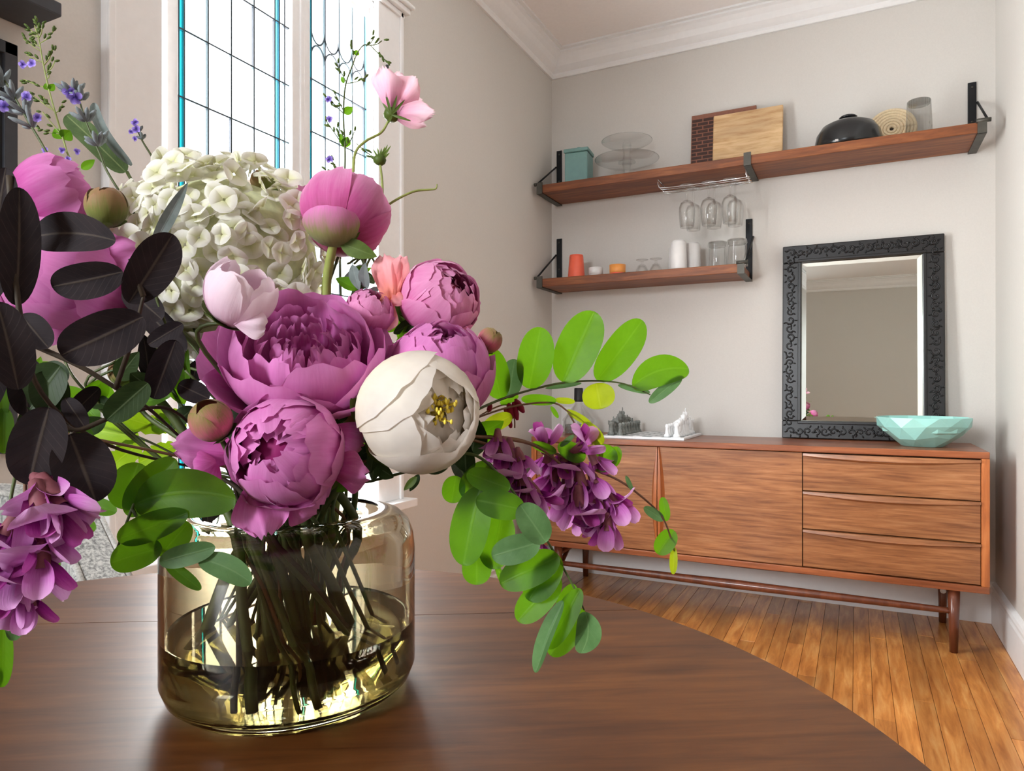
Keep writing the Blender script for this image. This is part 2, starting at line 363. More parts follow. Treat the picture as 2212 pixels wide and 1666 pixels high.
run('trim_5', CR, (XR, 2.15, 0), (XE, 2.15, 0), (0, -1, 0), ZT, -1, -1)
run('trim_6', CR, (XE, 2.15, 0), (XE, YR, 0), (-1, 0, 0), ZT, 1, -1)
run('baseboard_left', BS, (XL, YR, 0), (XL, YB, 0), (1, 0, 0), 0, 1, -1)
run('baseboard_back', BS, (XL, YB, 0), (XR, YB, 0), (0, -1, 0), 0, 1, -1)
run('baseboard_right', BS, (XR, YB, 0), (XR, 2.15, 0), (-1, 0, 0), 0, 1, 0)
# ---------------------------------------------------------------- window_1: leaded casement pair
def cas(m, *a): return m.box(*a, .003)
win = tag(bpy.data.objects.new('window_1', None), kind='structure'); col.objects.link(win); win.location = (XL, 1.55, .6)
m = MB(); cas(m, XL - .002, XL + .022, .985, 1.125, .60, 2.41); cas(m, XL + .02, XL + .03, .985, 1.003, .6, 2.41); cas(m, XL - .002, XL + .022, 1.975, 2.118, .60, 2.41); cas(m, XL + .02, XL + .03, 2.1, 2.118, .6, 2.41)
cas(m, XL - .002, XL + .022, .985, 2.118, 2.39, 2.56); m.out('casing', M['white'], win, False)
m = MB(); cas(m, XL, XL + .03, .98, 2.124, 2.385, 2.405); cas(m, XL, XL + .045, .965, 2.14, 2.405, 2.425); cas(m, XL, XL + .06, .955, 2.15, 2.425, 2.437); m.out('head_moulding', M['white'], win, False)
m = MB(); cas(m, XL - .12, XL + .07, .96, 2.15, .57, .60); cas(m, XL, XL + .02, .985, 2.118, .47, .57); m.out('window_sill', M['white'], win, False)
m = MB(); m.box(XL - .12, XL, 1.1, 1.128, .6, 2.4); m.box(XL - .12, XL, 1.972, 2.0, .6, 2.4); m.box(XL - .12, XL, 1.1, 2.0, 2.38, 2.4); m.out('jamb', M['sash'], win, False)
MB().tube([(XL + .03, 2.015, 2.17), (XL + .03, 2.015, 2.11)], .006).box(XL + .02, XL + .032, 2.008, 2.022, 2.1, 2.115, .002).out('latch', M['black'], win)
XG = XL - .035
def Yg(px, py=190): return onX(px, py, XG).y
def sash(ya, yb, za, zb, cols, kinds, rows, arch):
    fr = MB()
    for q in ((ya - .034, ya, za - .04, zb + .035), (yb, yb + .034, za - .04, zb + .035), (ya, yb, za - .05, za), (ya, yb, zb, zb + .035)):
        fr.box(XG - .016, XG + .018, *q, .003)
    s = fr.out('sash_frame', M['sash'], win, False)
    ys = [ya] + cols + [yb]; zs = [za] + [r for r in rows if za < r < zb] + [zb]; rr = random.Random(int(ya * 1000))
    lead = MB()
    for y in cols: lead.box(XG - .004, XG + .004, y - .0022, y + .0022, za, zb)
    for z in zs[1:-1]: lead.box(XG - .0045, XG + .0045, ya, yb, z - .0022, z + .0022)
    if arch:
        zb_ = arch
        for a, b in zip(ys[2:-3], ys[3:-2]):
            c = (a + b) / 2; h = (b - a) / 2; U1 = []; U2 = []
            for k in range(13):
                an = PI * k / 12; U1.append((XG, c - h * math.cos(an), zb_ + .05 - .05 * math.sin(an))); U2.append((XG, c - h * math.cos(an), zb_ - .055 + .05 * math.sin(an)))
            lead.tube(U1, .0028, 5); lead.tube(U2, .0028, 5)
    lead.out('came', M['lead'], s, False)
    for (a, b), kd in zip(zip(ys, ys[1:]), kinds):
        for z0, z1 in zip(zs, zs[1:]):
            mt = M['pane%d' % (4 if abs(a - ys[2]) < 1e-6 and rr.random() < .8 else 5 if rr.random() < .16 else rr.randrange(4))] if kd == 'c' else M[kd]
            if arch and z0 >= arch - .12 and z1 > arch + .02 and kd == 'c' and abs(a - ys[2]) < 1e-6: mt = M['panepink']
            MB().box(XG - .0012, XG + .0012, a + .0003, b - .0003, z0 + .0003, z1 - .0003).out('pane', mt, s, False)
colsL = [Yg(384), Yg(396), Yg(448), Yg(498), Yg(547), Yg(592), Yg(602), Yg(613)]
rL = [.72 + .177 * i for i in range(10)]; rL = [1.59 + .177 * i - .177 * 5 for i in range(10)]
sash(Yg(375), Yg(622), .68, 2.36, colsL, ['c', 'paneteal', 'c', 'c', 'c', 'c', 'paneblue', 'c', 'c'], rL, None)
rR = [1.836 + .17 * i - .17 * 6 for i in range(8)]
sash(Yg(661), Yg(801), .68, 2.335, [Yg(664), Yg(671), Yg(701), Yg(731), Yg(759.5), Yg(785.5), Yg(790), Yg(797)], ['c', 'paneteal', 'c', 'c', 'c', 'c', 'paneblue', 'c', 'c'], rR, 2.13)
MB().box(XG - .02, XG + .024, Yg(622) + .03, Yg(661) - .03, .62, 2.4, .003).out('mullion', M['sash'], win, False)
# plain window behind the viewer
def plainwin(name, axis, fix, a, b, z0, z1, sg=1):
    e = tag(bpy.data.objects.new(name, None), kind='structure'); col.objects.link(e)
    def bx(mm, p, q, d0, d1, zz0, zz1):
        d0, d1 = d0 * sg, d1 * sg
        return mm.box(fix + d0, fix + d1, p, q, zz0, zz1) if axis == 'Y' else mm.box(p, q, fix + d0, fix + d1, zz0, zz1)
    f = MB(); bx(f, a - .1, a, 0, .02, z0, z1); bx(f, b, b + .1, 0, .02, z0, z1); bx(f, a - .1, b + .1, 0, .02, z1, z1 + .12); f.out('casing', M['white'], e, False)
    g = MB(); bx(g, a - .12, b + .12, -.12, .06, z0 - .03, z0); g.out('window_sill', M['white'], e, False)
    s = MB(); mid = (z0 + z1) / 2
    for p, q, u, v in ((a, a + .05, z0, z1), (b - .05, b, z0, z1), (a, b, z0, z0 + .06), (a, b, z1 - .05, z1), (a, b, mid - .025, mid + .025)): bx(s, p, q, -.07, -.03, u, v)
    s.out('sash_frame', M['white'], e, False)
    for u, v in ((z0 + .06, mid - .025), (mid + .025, z1 - .05)):
        g = MB(); bx(g, a + .05, b - .05, -.052, -.048, u, v); g.out('pane', M['pane1'], e, False)
plainwin('window_2', 'X', YR, -1.47, -.74, .6, 2.45)
# ---------------------------------------------------------------- sideboard
SX0, SX1, SY0, SY1, SZ0, SZ1 = -1.43, .445, 3.08, 3.545, .244, .773
sb = thing('sideboard', 'long walnut sideboard with two doors and three drawers against the back wall', 'sideboard', ((SX0 + SX1) / 2, (SY0 + SY1) / 2, 0))
TH = .026
MB().box(SX0, SX1, SY0, SY1, SZ1 - TH, SZ1, .003).out('top_panel', M['walnut2'], sb, False)
MB().box(SX0, SX1, SY0, SY1, SZ0, SZ0 + TH, .003).out('bottom_panel', M['walnut2'], sb, False)
for a in (SX0, SX1 - TH): MB().box(a, a + TH, SY0, SY1, SZ0 + TH, SZ1 - TH, .002).out('side_panel', M['walnutz'], sb, False)
MB().box(SX0 + TH, SX1 - TH, SY0 + .03, SY1, SZ0 + TH, SZ1 - TH).out('carcass', M['gap'], sb, False)
fx = [onY(p, 1080, SY0).x for p in (1421, 1733.5)]
za, zb = SZ0 + TH + .003, SZ1 - TH - .003
def bow(x0, x1, z0, z1, vertical, side, depth, amp, thick):
    """lens shaped grip: straight on one edge, bowed on the other"""
    n = 20; V = []; F = []
    for i in range(n + 1):
        t = i / n; s = .004 + amp * math.sin(PI * t) ** .9; out = thick * (.25 + .75 * math.sin(PI * t))
        if not vertical: s = .014 + (amp - .01) * math.sin(PI * t); out = thick * (.45 + .55 * math.sin(PI * t))
        if vertical:
            z = z0 + (z1 - z0) * t; e = x0 if side < 0 else x1; f = e + s * (1 if side < 0 else -1)
            q = [(e, SY0 + .012, z), (e, SY0 - out, z), ((e + f) / 2, SY0 - out * .9, z), (f, SY0 + .012, z)]
        else:
            x_ = x0 + (x1 - x0) * t; q = [(x_, SY0 + .012, z1), (x_, SY0 - out * .8, z1), (x_, SY0 - out, z1 - s * .62), (x_, SY0 + .012, z1 - s)]
        V += q
    for i in range(n):
        for j in range(4): F.append((i * 4 + j, i * 4 + (j + 1) % 4, i * 4 + 4 + (j + 1) % 4, i * 4 + 4 + j))
    F += [(3, 2, 1, 0), (n * 4, n * 4 + 1, n * 4 + 2, n * 4 + 3)]; return V, F
g = .0018
d1 = MB().box(SX0 + TH + g, fx[0] - g, SY0 + .008, SY0 + .028, za, zb, .001).out('door', M['walnut'], sb, False)
V, F = bow(SX0 + TH + g, fx[0] - g, za, zb, True, 1, .02, .026, .016); obj('handle', V, F, M['walnutz'], d1, False)
d2 = MB().box(fx[0] + g, fx[1] - g, SY0 + .008, SY0 + .028, za, zb, .001).out('door', M['walnut'], sb, False)
V, F = bow(fx[0] + g, fx[1] - g, za, zb, True, -1, .02, .026, .016); obj('handle', V, F, M['walnutz'], d2, False)
hh = (zb - za) / 3
for i in range(3):
    dr = MB().box(fx[1] + g, SX1 - TH - g, SY0 + .008, SY0 + .028, za + hh * i + g, za + hh * (i + 1) - g, .001).out('drawer', M['walnut'], sb, False)
    V, F = bow(fx[1] + g, SX1 - TH - g, 0, za + hh * (i + 1) - g, False, 1, .02, .03, .018); obj('handle', V, F, M['walnut'], dr, False)
LY = (SY0 + .035, SY1 - .05); LX = (SX0 + .13, SX1 - .11)
for lx in LX:
    for ly in LY: MB().tube([(lx, ly, SZ0), (lx, ly, .001)], [.021, .0195, .014], 14, 0).out('leg', M['walnuty'], sb)
    MB().tube([(lx, LY[0], .205), (lx, LY[1], .205)], .013, 10).tube([(lx, LY[0], .12), (lx, (LY[0] + LY[1]) / 2, .23), (lx, LY[1], .23)], .011, 10, 6).out('side_stretcher', M['walnuty'], sb)
for ly in LY: MB().tube([(LX[0], ly, .158), (LX[0] * .75 + LX[1] * .25, ly, .158), ((LX[0] + LX[1]) / 2, ly, .158), (LX[0] * .25 + LX[1] * .75, ly, .158), (LX[1], ly, .158)], [.011, .016, .02, .016, .011], 14, 5).out('stretcher_rail', M['walnuty'], sb)
MB().lathe([(0, 0), (.011, 0), (.012, .003), (.011, .006), (0, .006)], (0, 0, 0), 16, Matrix.Rotation(PI / 2, 4, 'X')).out('rail_cap', M['cupwhite'], sb).location = Vector((LX[1], LY[1] - .015, .14)) - sb.location + Vector((0, 0, 0))
for ob in list(sb.children):
    if ob.name.startswith('rail_cap'): ob.data.transform(Matrix.Translation(sb.location))
# ---------------------------------------------------------------- mirror leaning on the wall
MX0, MX1, MH = -.314, .347, .915
mir = thing('leaning_mirror', 'tall mirror in a black carved frame leaning on the wall', 'mirror', ((MX0 + MX1) / 2, 3.51, SZ1 + .001))
lean = math.radians(2.9); LM = Matrix.Translation((0, 3.515, SZ1 + .0015)) @ Matrix.Rotation(-lean, 4, 'X')
def lm(V): return [LM @ Vector(v) for v in V]
fwid = .082
for n, q in (('frame_rail', (MX0, MX1, 0, fwid)), ('frame_rail', (MX0, MX1, MH - fwid, MH))):
    mm = MB().box(q[0], q[1], -.018, .012, q[2], q[3], .004); obj('frame_rail', lm(mm.V), mm.F, M['frame'], mir, False)
for a in (MX0, MX1 - fwid):
    mm = MB().box(a, a + fwid, -.018, .012, fwid, MH - fwid, .004); obj('frame_stile', lm(mm.V), mm.F, M['frame'], mir, False)
mm = MB(); mm.box(MX0 + fwid - .014, MX1 - fwid + .014, -.024, -.012, fwid - .014, fwid, .003); mm.box(MX0 + fwid - .014, MX1 - fwid + .014, -.024, -.012, MH - fwid, MH - fwid + .014, .003)
mm.box(MX0 + fwid - .014, MX0 + fwid, -.024, -.012, fwid, MH - fwid, .003); mm.box(MX1 - fwid, MX1 - fwid + .014, -.024, -.012, fwid, MH - fwid, .003)
obj('inner_lip', lm(mm.V), mm.F, M['frame'], mir, False)
rg = random.Random(11); mm = MB()
def scroll(cx_, cz_, s, ang, flip):
    pts = []
    for k in range(15):
        a = k / 14 * 2.1 * PI; r_ = s * (1 - k / 17); pts.append((cx_ + math.cos(ang + a * flip) * r_, -.02, cz_ + math.sin(ang + a * flip) * r_))
    mm.tube(pts, [.0035, .0042, .003], 5)
    for k in range(3):
        an = ang + k * 1.3; mm.ell((cx_ + math.cos(an) * s * 1.25, -.019, cz_ + math.sin(an) * s * 1.25), (.0075, .006, .0035), 7, Matrix.Rotation(-an, 3, 'Y'))
for i in range(17):
    x_ = MX0 + .04 + (MX1 - MX0 - .08) * i / 16
    for z_ in (.034, MH - .034): scroll(x_, z_, .016 + rg.random() * .005, rg.random() * 6, 1 if i % 2 else -1)
for i in range(1, 21):
    z_ = .034 + (MH - .068) * i / 21
    for x_ in (MX0 + .034, MX1 - .034): scroll(x_, z_, .016 + rg.random() * .005, rg.random() * 6, 1 if i % 2 else -1)
obj('carving', lm(mm.V), mm.F, M['frame'], mir, True, kind='stuff')
gx0, gx1, gz0, gz1, bv = MX0 + fwid, MX1 - fwid, fwid, MH - fwid, .022
V = [(gx0, -.0085, gz0), (gx1, -.0085, gz0), (gx1, -.0085, gz1), (gx0, -.0085, gz1), (gx0 + bv, -.0105, gz0 + bv), (gx1 - bv, -.0105, gz0 + bv), (gx1 - bv, -.0105, gz1 - bv), (gx0 + bv, -.0105, gz1 - bv)]
obj('mirror_bevel', lm(V), [(0, 1, 5, 4), (1, 2, 6, 5), (2, 3, 7, 6), (3, 0, 4, 7)], M['silver'], mir, False)
obj('mirror_glass', lm(V[4:]), [(0, 1, 2, 3)], M['silver'], mir, False)
# ---------------------------------------------------------------- faceted bowl
bc = onY(1993, 930, 3.285); bx_, by_ = bc.x, 3.285; rg = random.Random(5)
def ring(n, r, z, off, jr=0, jz=0): return [(bx_ + (r + rg.uniform(-jr, jr)) * math.cos(2 * PI * (k + off) / n), by_ + (r + rg.uniform(-jr, jr)) * math.sin(2 * PI * (k + off) / n), z + rg.uniform(-jz, jz)) for k in range(n)]
z0 = SZ1 + .001; n = 12; bh = .118
rings = [ring(n, .076, z0, 0), ring(n, .132, z0 + .042, .5, .009, .011), ring(n, .166, z0 + .084, 0, .005, .008), ring(n, .174, z0 + bh, .5)]
V = sum(rings, []); F = []
for i in range(3):
    for j in range(n):
        a, b = i * n + j, i * n + (j + 1) % n; o = (i + 1) * n
        if i % 2 == 0: F += [(a, b, o + j), (b, o + (j + 1) % n, o + j)]
        else: F += [(a, b, o + (j + 1) % n), (a, o + (j + 1) % n, o + j)]
F.append(tuple(range(n))[::-1]); nb = len(V)
inn = ring(n, .168, z0 + bh, .5) + ring(n, .15, z0 + .06, .5) + ring(n, .07, z0 + .012, .5); V += inn
for j in range(n):
    k = (j + 1) % n; F += [(3 * n + j, 3 * n + k, nb + k, nb + j), (nb + j, nb + k, nb + n + k, nb + n + j), (nb + n + j, nb + n + k, nb + 2 * n + k, nb + 2 * n + j)]
F.append(tuple(nb + 2 * n + j for j in range(n)))
tag(obj('faceted_bowl', V, F, M['teal'], None, False, loc=(bx_, by_, z0)), 'large pale turquoise faceted bowl in front of the leaning mirror', 'bowl')
# ---------------------------------------------------------------- chess set
cbx, cby, cs = -.895, 3.335, .40
brd = thing('chess_board', 'flat white and grey stone chess board on the sideboard', 'chess board', (cbx, cby, SZ1))
MB().box(cbx - cs / 2, cbx + cs / 2, cby - cs / 2, cby + cs / 2, SZ1 + .0008, SZ1 + .011, .001).out('board_base', M['stonewhite'], brd, False)
sq = (cs - .04) / 8
for i in range(8):
    for j in range(8):
        xx = cbx - cs / 2 + .02 + sq * i; yy = cby - cs / 2 + .02 + sq * j
        MB().box(xx + .0004, xx + sq - .0004, yy + .0004, yy + sq - .0004, SZ1 + .010, SZ1 + .0122).out('square', M['boardgrey'] if (i + j) % 2 == 0 else M['stonewhite'], brd, False)
CSC = 1.3
PR = {'pawn': ([(0, 0), (.013, 0), (.013, .006), (.008, .011), (.006, .026), (.008, .028), (.005, .03), (.0085, .037), (.006, .044), (0, .046)], ),
      'rook': ([(0, 0), (.015, 0), (.015, .007), (.01, .012), (.009, .036), (.013, .04), (.013, .05), (.009, .05), (.009, .046), (0, .046)], ),
      'bishop': ([(0, 0), (.015, 0), (.015, .007), (.009, .013), (.006, .038), (.01, .041), (.006, .044), (.009, .053), (.004, .063), (.002, .067), (0, .068)], ),
      'queen': ([(0, 0), (.016, 0), (.016, .008), (.01, .014), (.007, .05), (.012, .054), (.007, .058), (.012, .072), (.008, .074), (.003, .08), (0, .082)], ),
      'king': ([(0, 0), (.016, 0), (.016, .008), (.01, .014), (.008, .055), (.013, .06), (.008, .064), (.012, .078), (.008, .084), (0, .086)], )}
def chess(kind, mat, loc, label, group, face):
    t = thing('chess_' + kind, label, 'chess piece', loc, group); L = Vector((0, 0, 0)); t.scale = (1.12, 1.12, CSC)
    _o = globals()['org']; globals()['org'] = lambda p: Vector((0, 0, 0))
    if kind == 'knight':
        MB().lathe([(0, 0), (.015, 0), (.015, .007), (.009, .013), (.007, .018), (0, .018)], L, 16).out('base', M[mat], t)
        MB().tube([L + Vector((0, 0, .016)), L + Vector((-.004 * face, 0, .034)), L + Vector((0, 0, .052)), L + Vector((.012 * face, 0, .05)), L + Vector((.02 * face, 0, .042))], [.009, .009, .0085, .007, .0045], 8, 4).ell(L + Vector((-.002 * face, 0, .062)), (.003, .004, .006), 6).out('horse_head', M[mat], t)
    else:
        MB().lathe(PR[kind][0], L, 16).out('body', M[mat], t)
        if kind == 'king': MB().box(L.x - .0015, L.x + .0015, L.y - .0015, L.y + .0015, L.z + .084, L.z + .099).box(L.x - .0015, L.x + .0015, L.y - .005, L.y + .005, L.z + .09, L.z + .093).out('cross', M[mat], t, False)
        if kind == 'queen': MB().ell(L + Vector((0, 0, .084)), (.003, .003, .003), 8).out('finial', M[mat], t)
        if kind == 'rook':
            mm = MB()
            for k in range(4): mm.ell(L + Vector((.0105 * math.cos(k * PI / 2), .0105 * math.sin(k * PI / 2), .051)), (.003, .003, .003), 6)
            mm.out('battlement', M[mat], t)
    globals()['org'] = _o
back = ['rook', 'knight', 'bishop', 'queen', 'king', 'bishop', 'knight', 'rook']
for nm, mat, c0, c1, f in (('grey', 'stonegrey', 0, 1, 1), ('white', 'stonewhite', 7, 6, -1)):
    for j in range(8):
        yy = cby - cs / 2 + .02 + sq * (j + .5); xa = cbx - cs / 2 + .02 + sq * (c0 + .5); xb = cbx - cs / 2 + .02 + sq * (c1 + .5)
        k = back[j]
        chess(k, mat, (xa, yy, SZ1 + .0125), '%s stone chess %s standing in the middle of its back row' % (nm, k) if k in ('king', 'queen') else '%s stone chess %s in the back row, on the half %s' % (nm, k, 'nearer the wall' if j > 3 else 'nearer the doors'), nm + ' chess pieces', f)
        chess('pawn', mat, (xb, yy, SZ1 + .0125), 'small %s stone chess pawn, %s in its row from the wall' % (nm, ['eighth', 'seventh', 'sixth', 'fifth', 'fourth', 'third', 'second', 'first'][j]), nm + ' chess pawns', f)
# ---------------------------------------------------------------- decanter, wall plate
dp = onY(1250, 930, 3.40); dl = Vector((dp.x, 3.40, SZ1 + .001)); s = 3.6 / FOC
dec = thing('decanter', 'squat clear glass bottle with a tall black stopper near the corner', 'bottle', dl)
MB().lathe([(0, 0), (.078, 0), (.083, .008), (.08, .062), (.086, .068), (.082, .074), (.06, .1), (.04, .128), (.022, .15), (.019, .165), (.019, .172), (.015, .172), (.015, .152), (.036, .125), (.056, .098), (.074, .07), (.074, .012), (0, .008)], dl, 28).out('glass_body', M['clear2'], dec)
MB().lathe([(0, .002), (.073, .002), (.073, .045), (0, .045)], dl, 28).out('contents', plain('grey_gravel', srgb(150, 152, 148), .8, var=.3, sc=160), dec)
MB().lathe([(0, .165), (.024, .165), (.024, .172), (.023, .235), (.018, .238), (0, .238)], dl, 20).out('stopper', M['cap'], dec)
wp = MB().box(-1.475, -1.405, YB - .006, YB, .80, .905, .002).out('outlet_plate', M['cupwhite'], None, False, (-1.44, YB, .85)); tag(wp, 'white outlet plate on the back wall near the corner', 'outlet')
MB().box(-1.452, -1.428, YB - .008, YB - .005, .865, .89, .001).out('socket', M['cupwhite'], wp, False); MB().box(-1.452, -1.428, YB - .008, YB - .005, .815, .84, .001).out('socket', M['cupwhite'], wp, False)
# ---------------------------------------------------------------- shelves on brackets
SF, SB = 3.31, YB
def shelf(label, x0, x1, zt, brackets):
    th = .042
    s = thing('wall_shelf', label, 'shelf', ((x0 + x1) / 2, YB - .14, zt - th))
    MB().box(x0, x1, SF, SB - .008, zt - th, zt, .003).out('shelf_board', M['shelf'], s, False)
    for bx0, kind in brackets:
        w_ = .032; a, b = bx0 - w_ / 2, bx0 + w_ / 2
        br = MB().box(a, b, SF - .006, SB, zt - th - .006, zt - th - .0005).box(a, b, SF - .007, SF - .001, zt - th - .006, zt + .012).out('bracket', M['steel'], s, False)
        if kind != 0:
            MB().box(a, b, SB - .007, SB - .001, zt - th, zt + .262, .002).out('upright', M['iron'], br, False)
            MB().tube([(bx0 + kind * .02, SF + .004, zt + .006), (bx0 + kind * .02, SB - .004, zt + .172)], .005, 8).out('tie_rod', M['iron'], br)
            MB().tube([(bx0 - .02, SF - .002, zt + .004), (bx0 + .03 * kind, SF - .002, zt + .004)], .009, 8).out('bolt', M['steel'], br)
            for zz in (.24, .09): MB().lathe([(0, 0), (.005, 0), (.004, .003), (0, .0035)], (bx0, SB - .007, zt + zz), 10, Matrix.Rotation(PI / 2, 4, 'X')).out('screw', M['steel'], br)
    return s
ZU, ZL = 2.078, 1.585
shelf('long upper wooden shelf on iron brackets holding boards and cake stand', -1.49, .455, ZU, [(-1.487, -1), (-.445, 0), (.452, 1)])
shelf('short lower wooden shelf on iron brackets holding cups and tumblers', -1.49, -.47, ZL, [(-1.487, -1), (-.473, 1)])
def px2x(px, Y): return onY(px, 300, Y).x
def pxs(px, Y):  # metres per pixel at a plane
    r = FW + (px - CX) / FOC * RT; return (Y / r.y) / FOC
# teal canister
Y = 3.45; x0, x1 = px2x(1219, Y), px2x(1283, Y); hs = .062; cxx = (x0 + x1) / 2; hw = .062
can = thing('canister', 'square dusty teal lidded canister on the upper shelf', 'canister', (cxx, Y, ZU + .001))
Rz = Matrix.Translation((cxx, Y, 0)) @ Matrix.Rotation(.1, 4, 'Z')
MB().box(-hw, hw, -hw, hw, ZU + .001, ZU + .172, .006, Rz).out('body', M['tealtin'], can, False)
MB().box(-hw - .005, hw + .005, -hw - .005, hw + .005, ZU + .173, ZU + .193, .005, Rz).out('lid', M['tealtin'], can, False)
MB().lathe([(0, .16), (.012, .16), (.012, .168), (.016, .174), (.012, .181), (0, .183)], (cxx, Y, ZU + .033), 16).out('knob', M['tealtin'], can)
# cake stands
Y = 3.44; cxx = px2x(1354, Y); u = pxs(1354, Y)
def cake(label, z, R_, ph):
    t = thing('cake_stand', label, 'cake stand', (cxx, Y, z), 'stacked glass cake stands')
    MB().lathe([(0, ph), (R_ * .55, ph), (R_ * .8, ph + .006), (R_, ph + .022), (R_ + .002, ph + .024), (R_ * .96, ph + .024), (R_ * .78, ph + .01), (R_ * .5, ph + .005), (0, ph + .005)], (cxx, Y, z), 40).out('plate', M['clear2'], t)
    MB().lathe([(0, 0), (.045, 0), (.044, .006), (.022, .014), (.016, ph * .5), (.024, ph), (0, ph)], (cxx, Y, z), 28).out('pedestal', M['clear2'], t)
    MB().tube([(cxx + R_ * math.cos(a), Y + R_ * math.sin(a), z + ph + .024) for a in [2 * PI * k / 40 for k in range(41)]], .0016, 6).out('rim', M['clear2'], t)
cake('wide glass cake stand on the upper shelf beside the teal canister', ZU + .001, .162, .085)
cake('smaller glass cake stand stacked on top of the wide one', ZU + .001 + .0905, .128, .088)
# boards leaning
def leanbox(x0, x1, y, z0, h, th, tilt): return Matrix.Translation((0, y, z0)) @ Matrix.Rotation(-tilt, 4, 'X')
Y = 3.51; x0, x1 = px2x(1491, Y), px2x(1632, Y); hB = .315; LMb = leanbox(x0, x1, Y, ZU + .001, hB, .015, math.radians(6))
bb = thing('brick_pattern_board', 'dark serving board with a brick pattern leaning behind the maple board', 'board', ((x0 + x1) / 2, Y, ZU + .001))
mm = MB().box(x0, x1, 0, .014, 0, hB, .002); obj('board', [LMb @ v for v in mm.V], mm.F, M['brickline'], bb, False)
bw, bhh = .056, .0195; z = .004; row = 0
while z + bhh < hB:
    xx = x0 + .004 - (bw / 2 if row % 2 else 0)
    while xx < x1 - .006:
        a, b = max(xx, x0 + .004), min(xx + bw - .006, x1 - .004)
        if b - a > .008:
            mm = MB().box(a, b, -.0016, .002, z, z + bhh - .0055, .0006); obj('brick', [LMb @ v for v in mm.V], mm.F, M['brickdark'], bb, False)
        xx += bw
    z += bhh; row += 1
Y = 3.475; x0, x1 = px2x(1538, Y), px2x(1690, Y); LMb = leanbox(x0, x1, Y, ZU + .001, .29, .02, math.radians(8))
mm = MB().box(x0, x1, 0, .02, 0, .287, .005); tag(obj('maple_board', [LMb @ v for v in mm.V], mm.F, M['maple'], None, False, loc=((x0 + x1) / 2, Y, ZU + .001)), 'pale maple cutting board leaning in front of the brick pattern board', 'cutting board')
# black domed lid
Y = 3.455; cxx = px2x(1832, Y); t = thing('domed_pan_lid', 'glossy black domed pan lid with flat knob lying on the upper shelf', 'pan lid', (cxx, Y, ZU + .001)); L = Vector((cxx, Y, ZU + .001))
MB().lathe([(.134, 0), (.141, .004), (.141, .02), (.139, .034), (.131, .074), (.109, .108), (.078, .124), (.04, .131), (0, .133)], L, 48).out('dome', M['cast'], t)
MB().lathe([(0, .13), (.014, .13), (.012, .142), (.036, .144), (.038, .15), (.03, .156), (0, .157)], L, 28).out('knob', M['cast'], t)
MB().box(cxx - .05, cxx - .03, Y - .136, Y - .126, ZU + .008, ZU + .018, .001).out('clip', M['chrome'], t, False)
# straw trivet leaning
Y = 3.545; cc = onY(1926, 252, Y); t = thing('straw_trivet', 'round coiled straw trivet leaning on the wall beside the black lid', 'trivet', (cc.x, Y, ZU + .001))
TM = Matrix.Translation((cc.x, Y, ZU + .1)) @ Matrix.Rotation(math.radians(-12), 4, 'X') @ Matrix.Rotation(PI / 2, 4, 'X')
for k in range(7):
    r_ = .094 - k * .0132; V, F = tube([(r_ * math.cos(2 * PI * i / 36), r_ * math.sin(2 * PI * i / 36), 0) for i in range(37)], .0074, 6); obj('coil', [TM @ Vector(v) for v in V], F, M['straw'], t)
# ribbed smoky tumbler
Y = 3.41; cxx = px2x(1985, Y); t = thing('ribbed_tumbler', 'tall smoky ribbed glass tumbler near the end of the upper shelf', 'tumbler', (cxx, Y, ZU + .001)); N = 56; V = []; F = []
for z, r_ in ((.001, .05), (.08, .0475), (.158, .0435)): V += [(cxx + (r_ + .0012 * (k % 2)) * math.cos(2 * PI * k / N), Y + (r_ + .0012 * (k % 2)) * math.sin(2 * PI * k / N), ZU + z) for k in range(N)]
for i in range(2): F += [(i * N + k, i * N + (k + 1) % N, i * N + N + (k + 1) % N, i * N + N + k) for k in range(N)]
F.append(tuple(range(2 * N, 3 * N))); obj('ribbed_wall', V, F, M['smoke'], t, False)
MB().lathe([(0, .142), (.041, .142), (.044, .156), (.0425, .159), (.039, .15), (0, .15)], (cxx, Y, ZU), 32).out('thick_base', M['smoke'], t)
# lower shelf cups
def cup(name, label, cat, px, Y, prof, mat, parts=(), group=None):
    cx_ = px2x(px, Y); L = Vector((cx_, Y, ZL + .001)); t = thing(name, label, cat, L, group)
    MB().lathe(prof, L, 32).out('body', M[mat], t)
    for nm, pr, mt in parts: MB().lathe(pr, L, 32).out(nm, M[mt], t)
cup('plastic_beaker', 'coral orange beaker standing upside down on the lower shelf', 'beaker', 1245, 3.42, [(0, .125), (.032, .125), (.0365, .12), (.045, .012), (.046, 0), (.042, 0), (.033, .115), (0, .118)], 'coral', [('foot_ring', [(.033, .12), (.036, .12), (.035, .128), (.031, .128)], 'coral')])
cup('small_cup', 'small white stackable cup between the coral beaker and orange cup', 'cup', 1287, 3.42, [(0, .004), (.03, 0), (.034, .005), (.034, .022), (.037, .026), (.037, .053), (.034, .053), (.033, .012), (0, .012)], 'cupwhite', [('band', [(.0345, .02), (.0375, .024), (.0345, .028)], 'cupwhite')])
cup('small_cup', 'small orange cup with a red foot beside the white cup', 'cup', 1334, 3.42, [(0, .004), (.036, .01), (.041, .016), (.042, .058), (.039, .058), (.038, .016), (0, .014)], 'orange', [('foot', [(0, 0), (.036, 0), (.041, .006), (.041, .016), (.036, .017), (0, .017)], 'coral')])
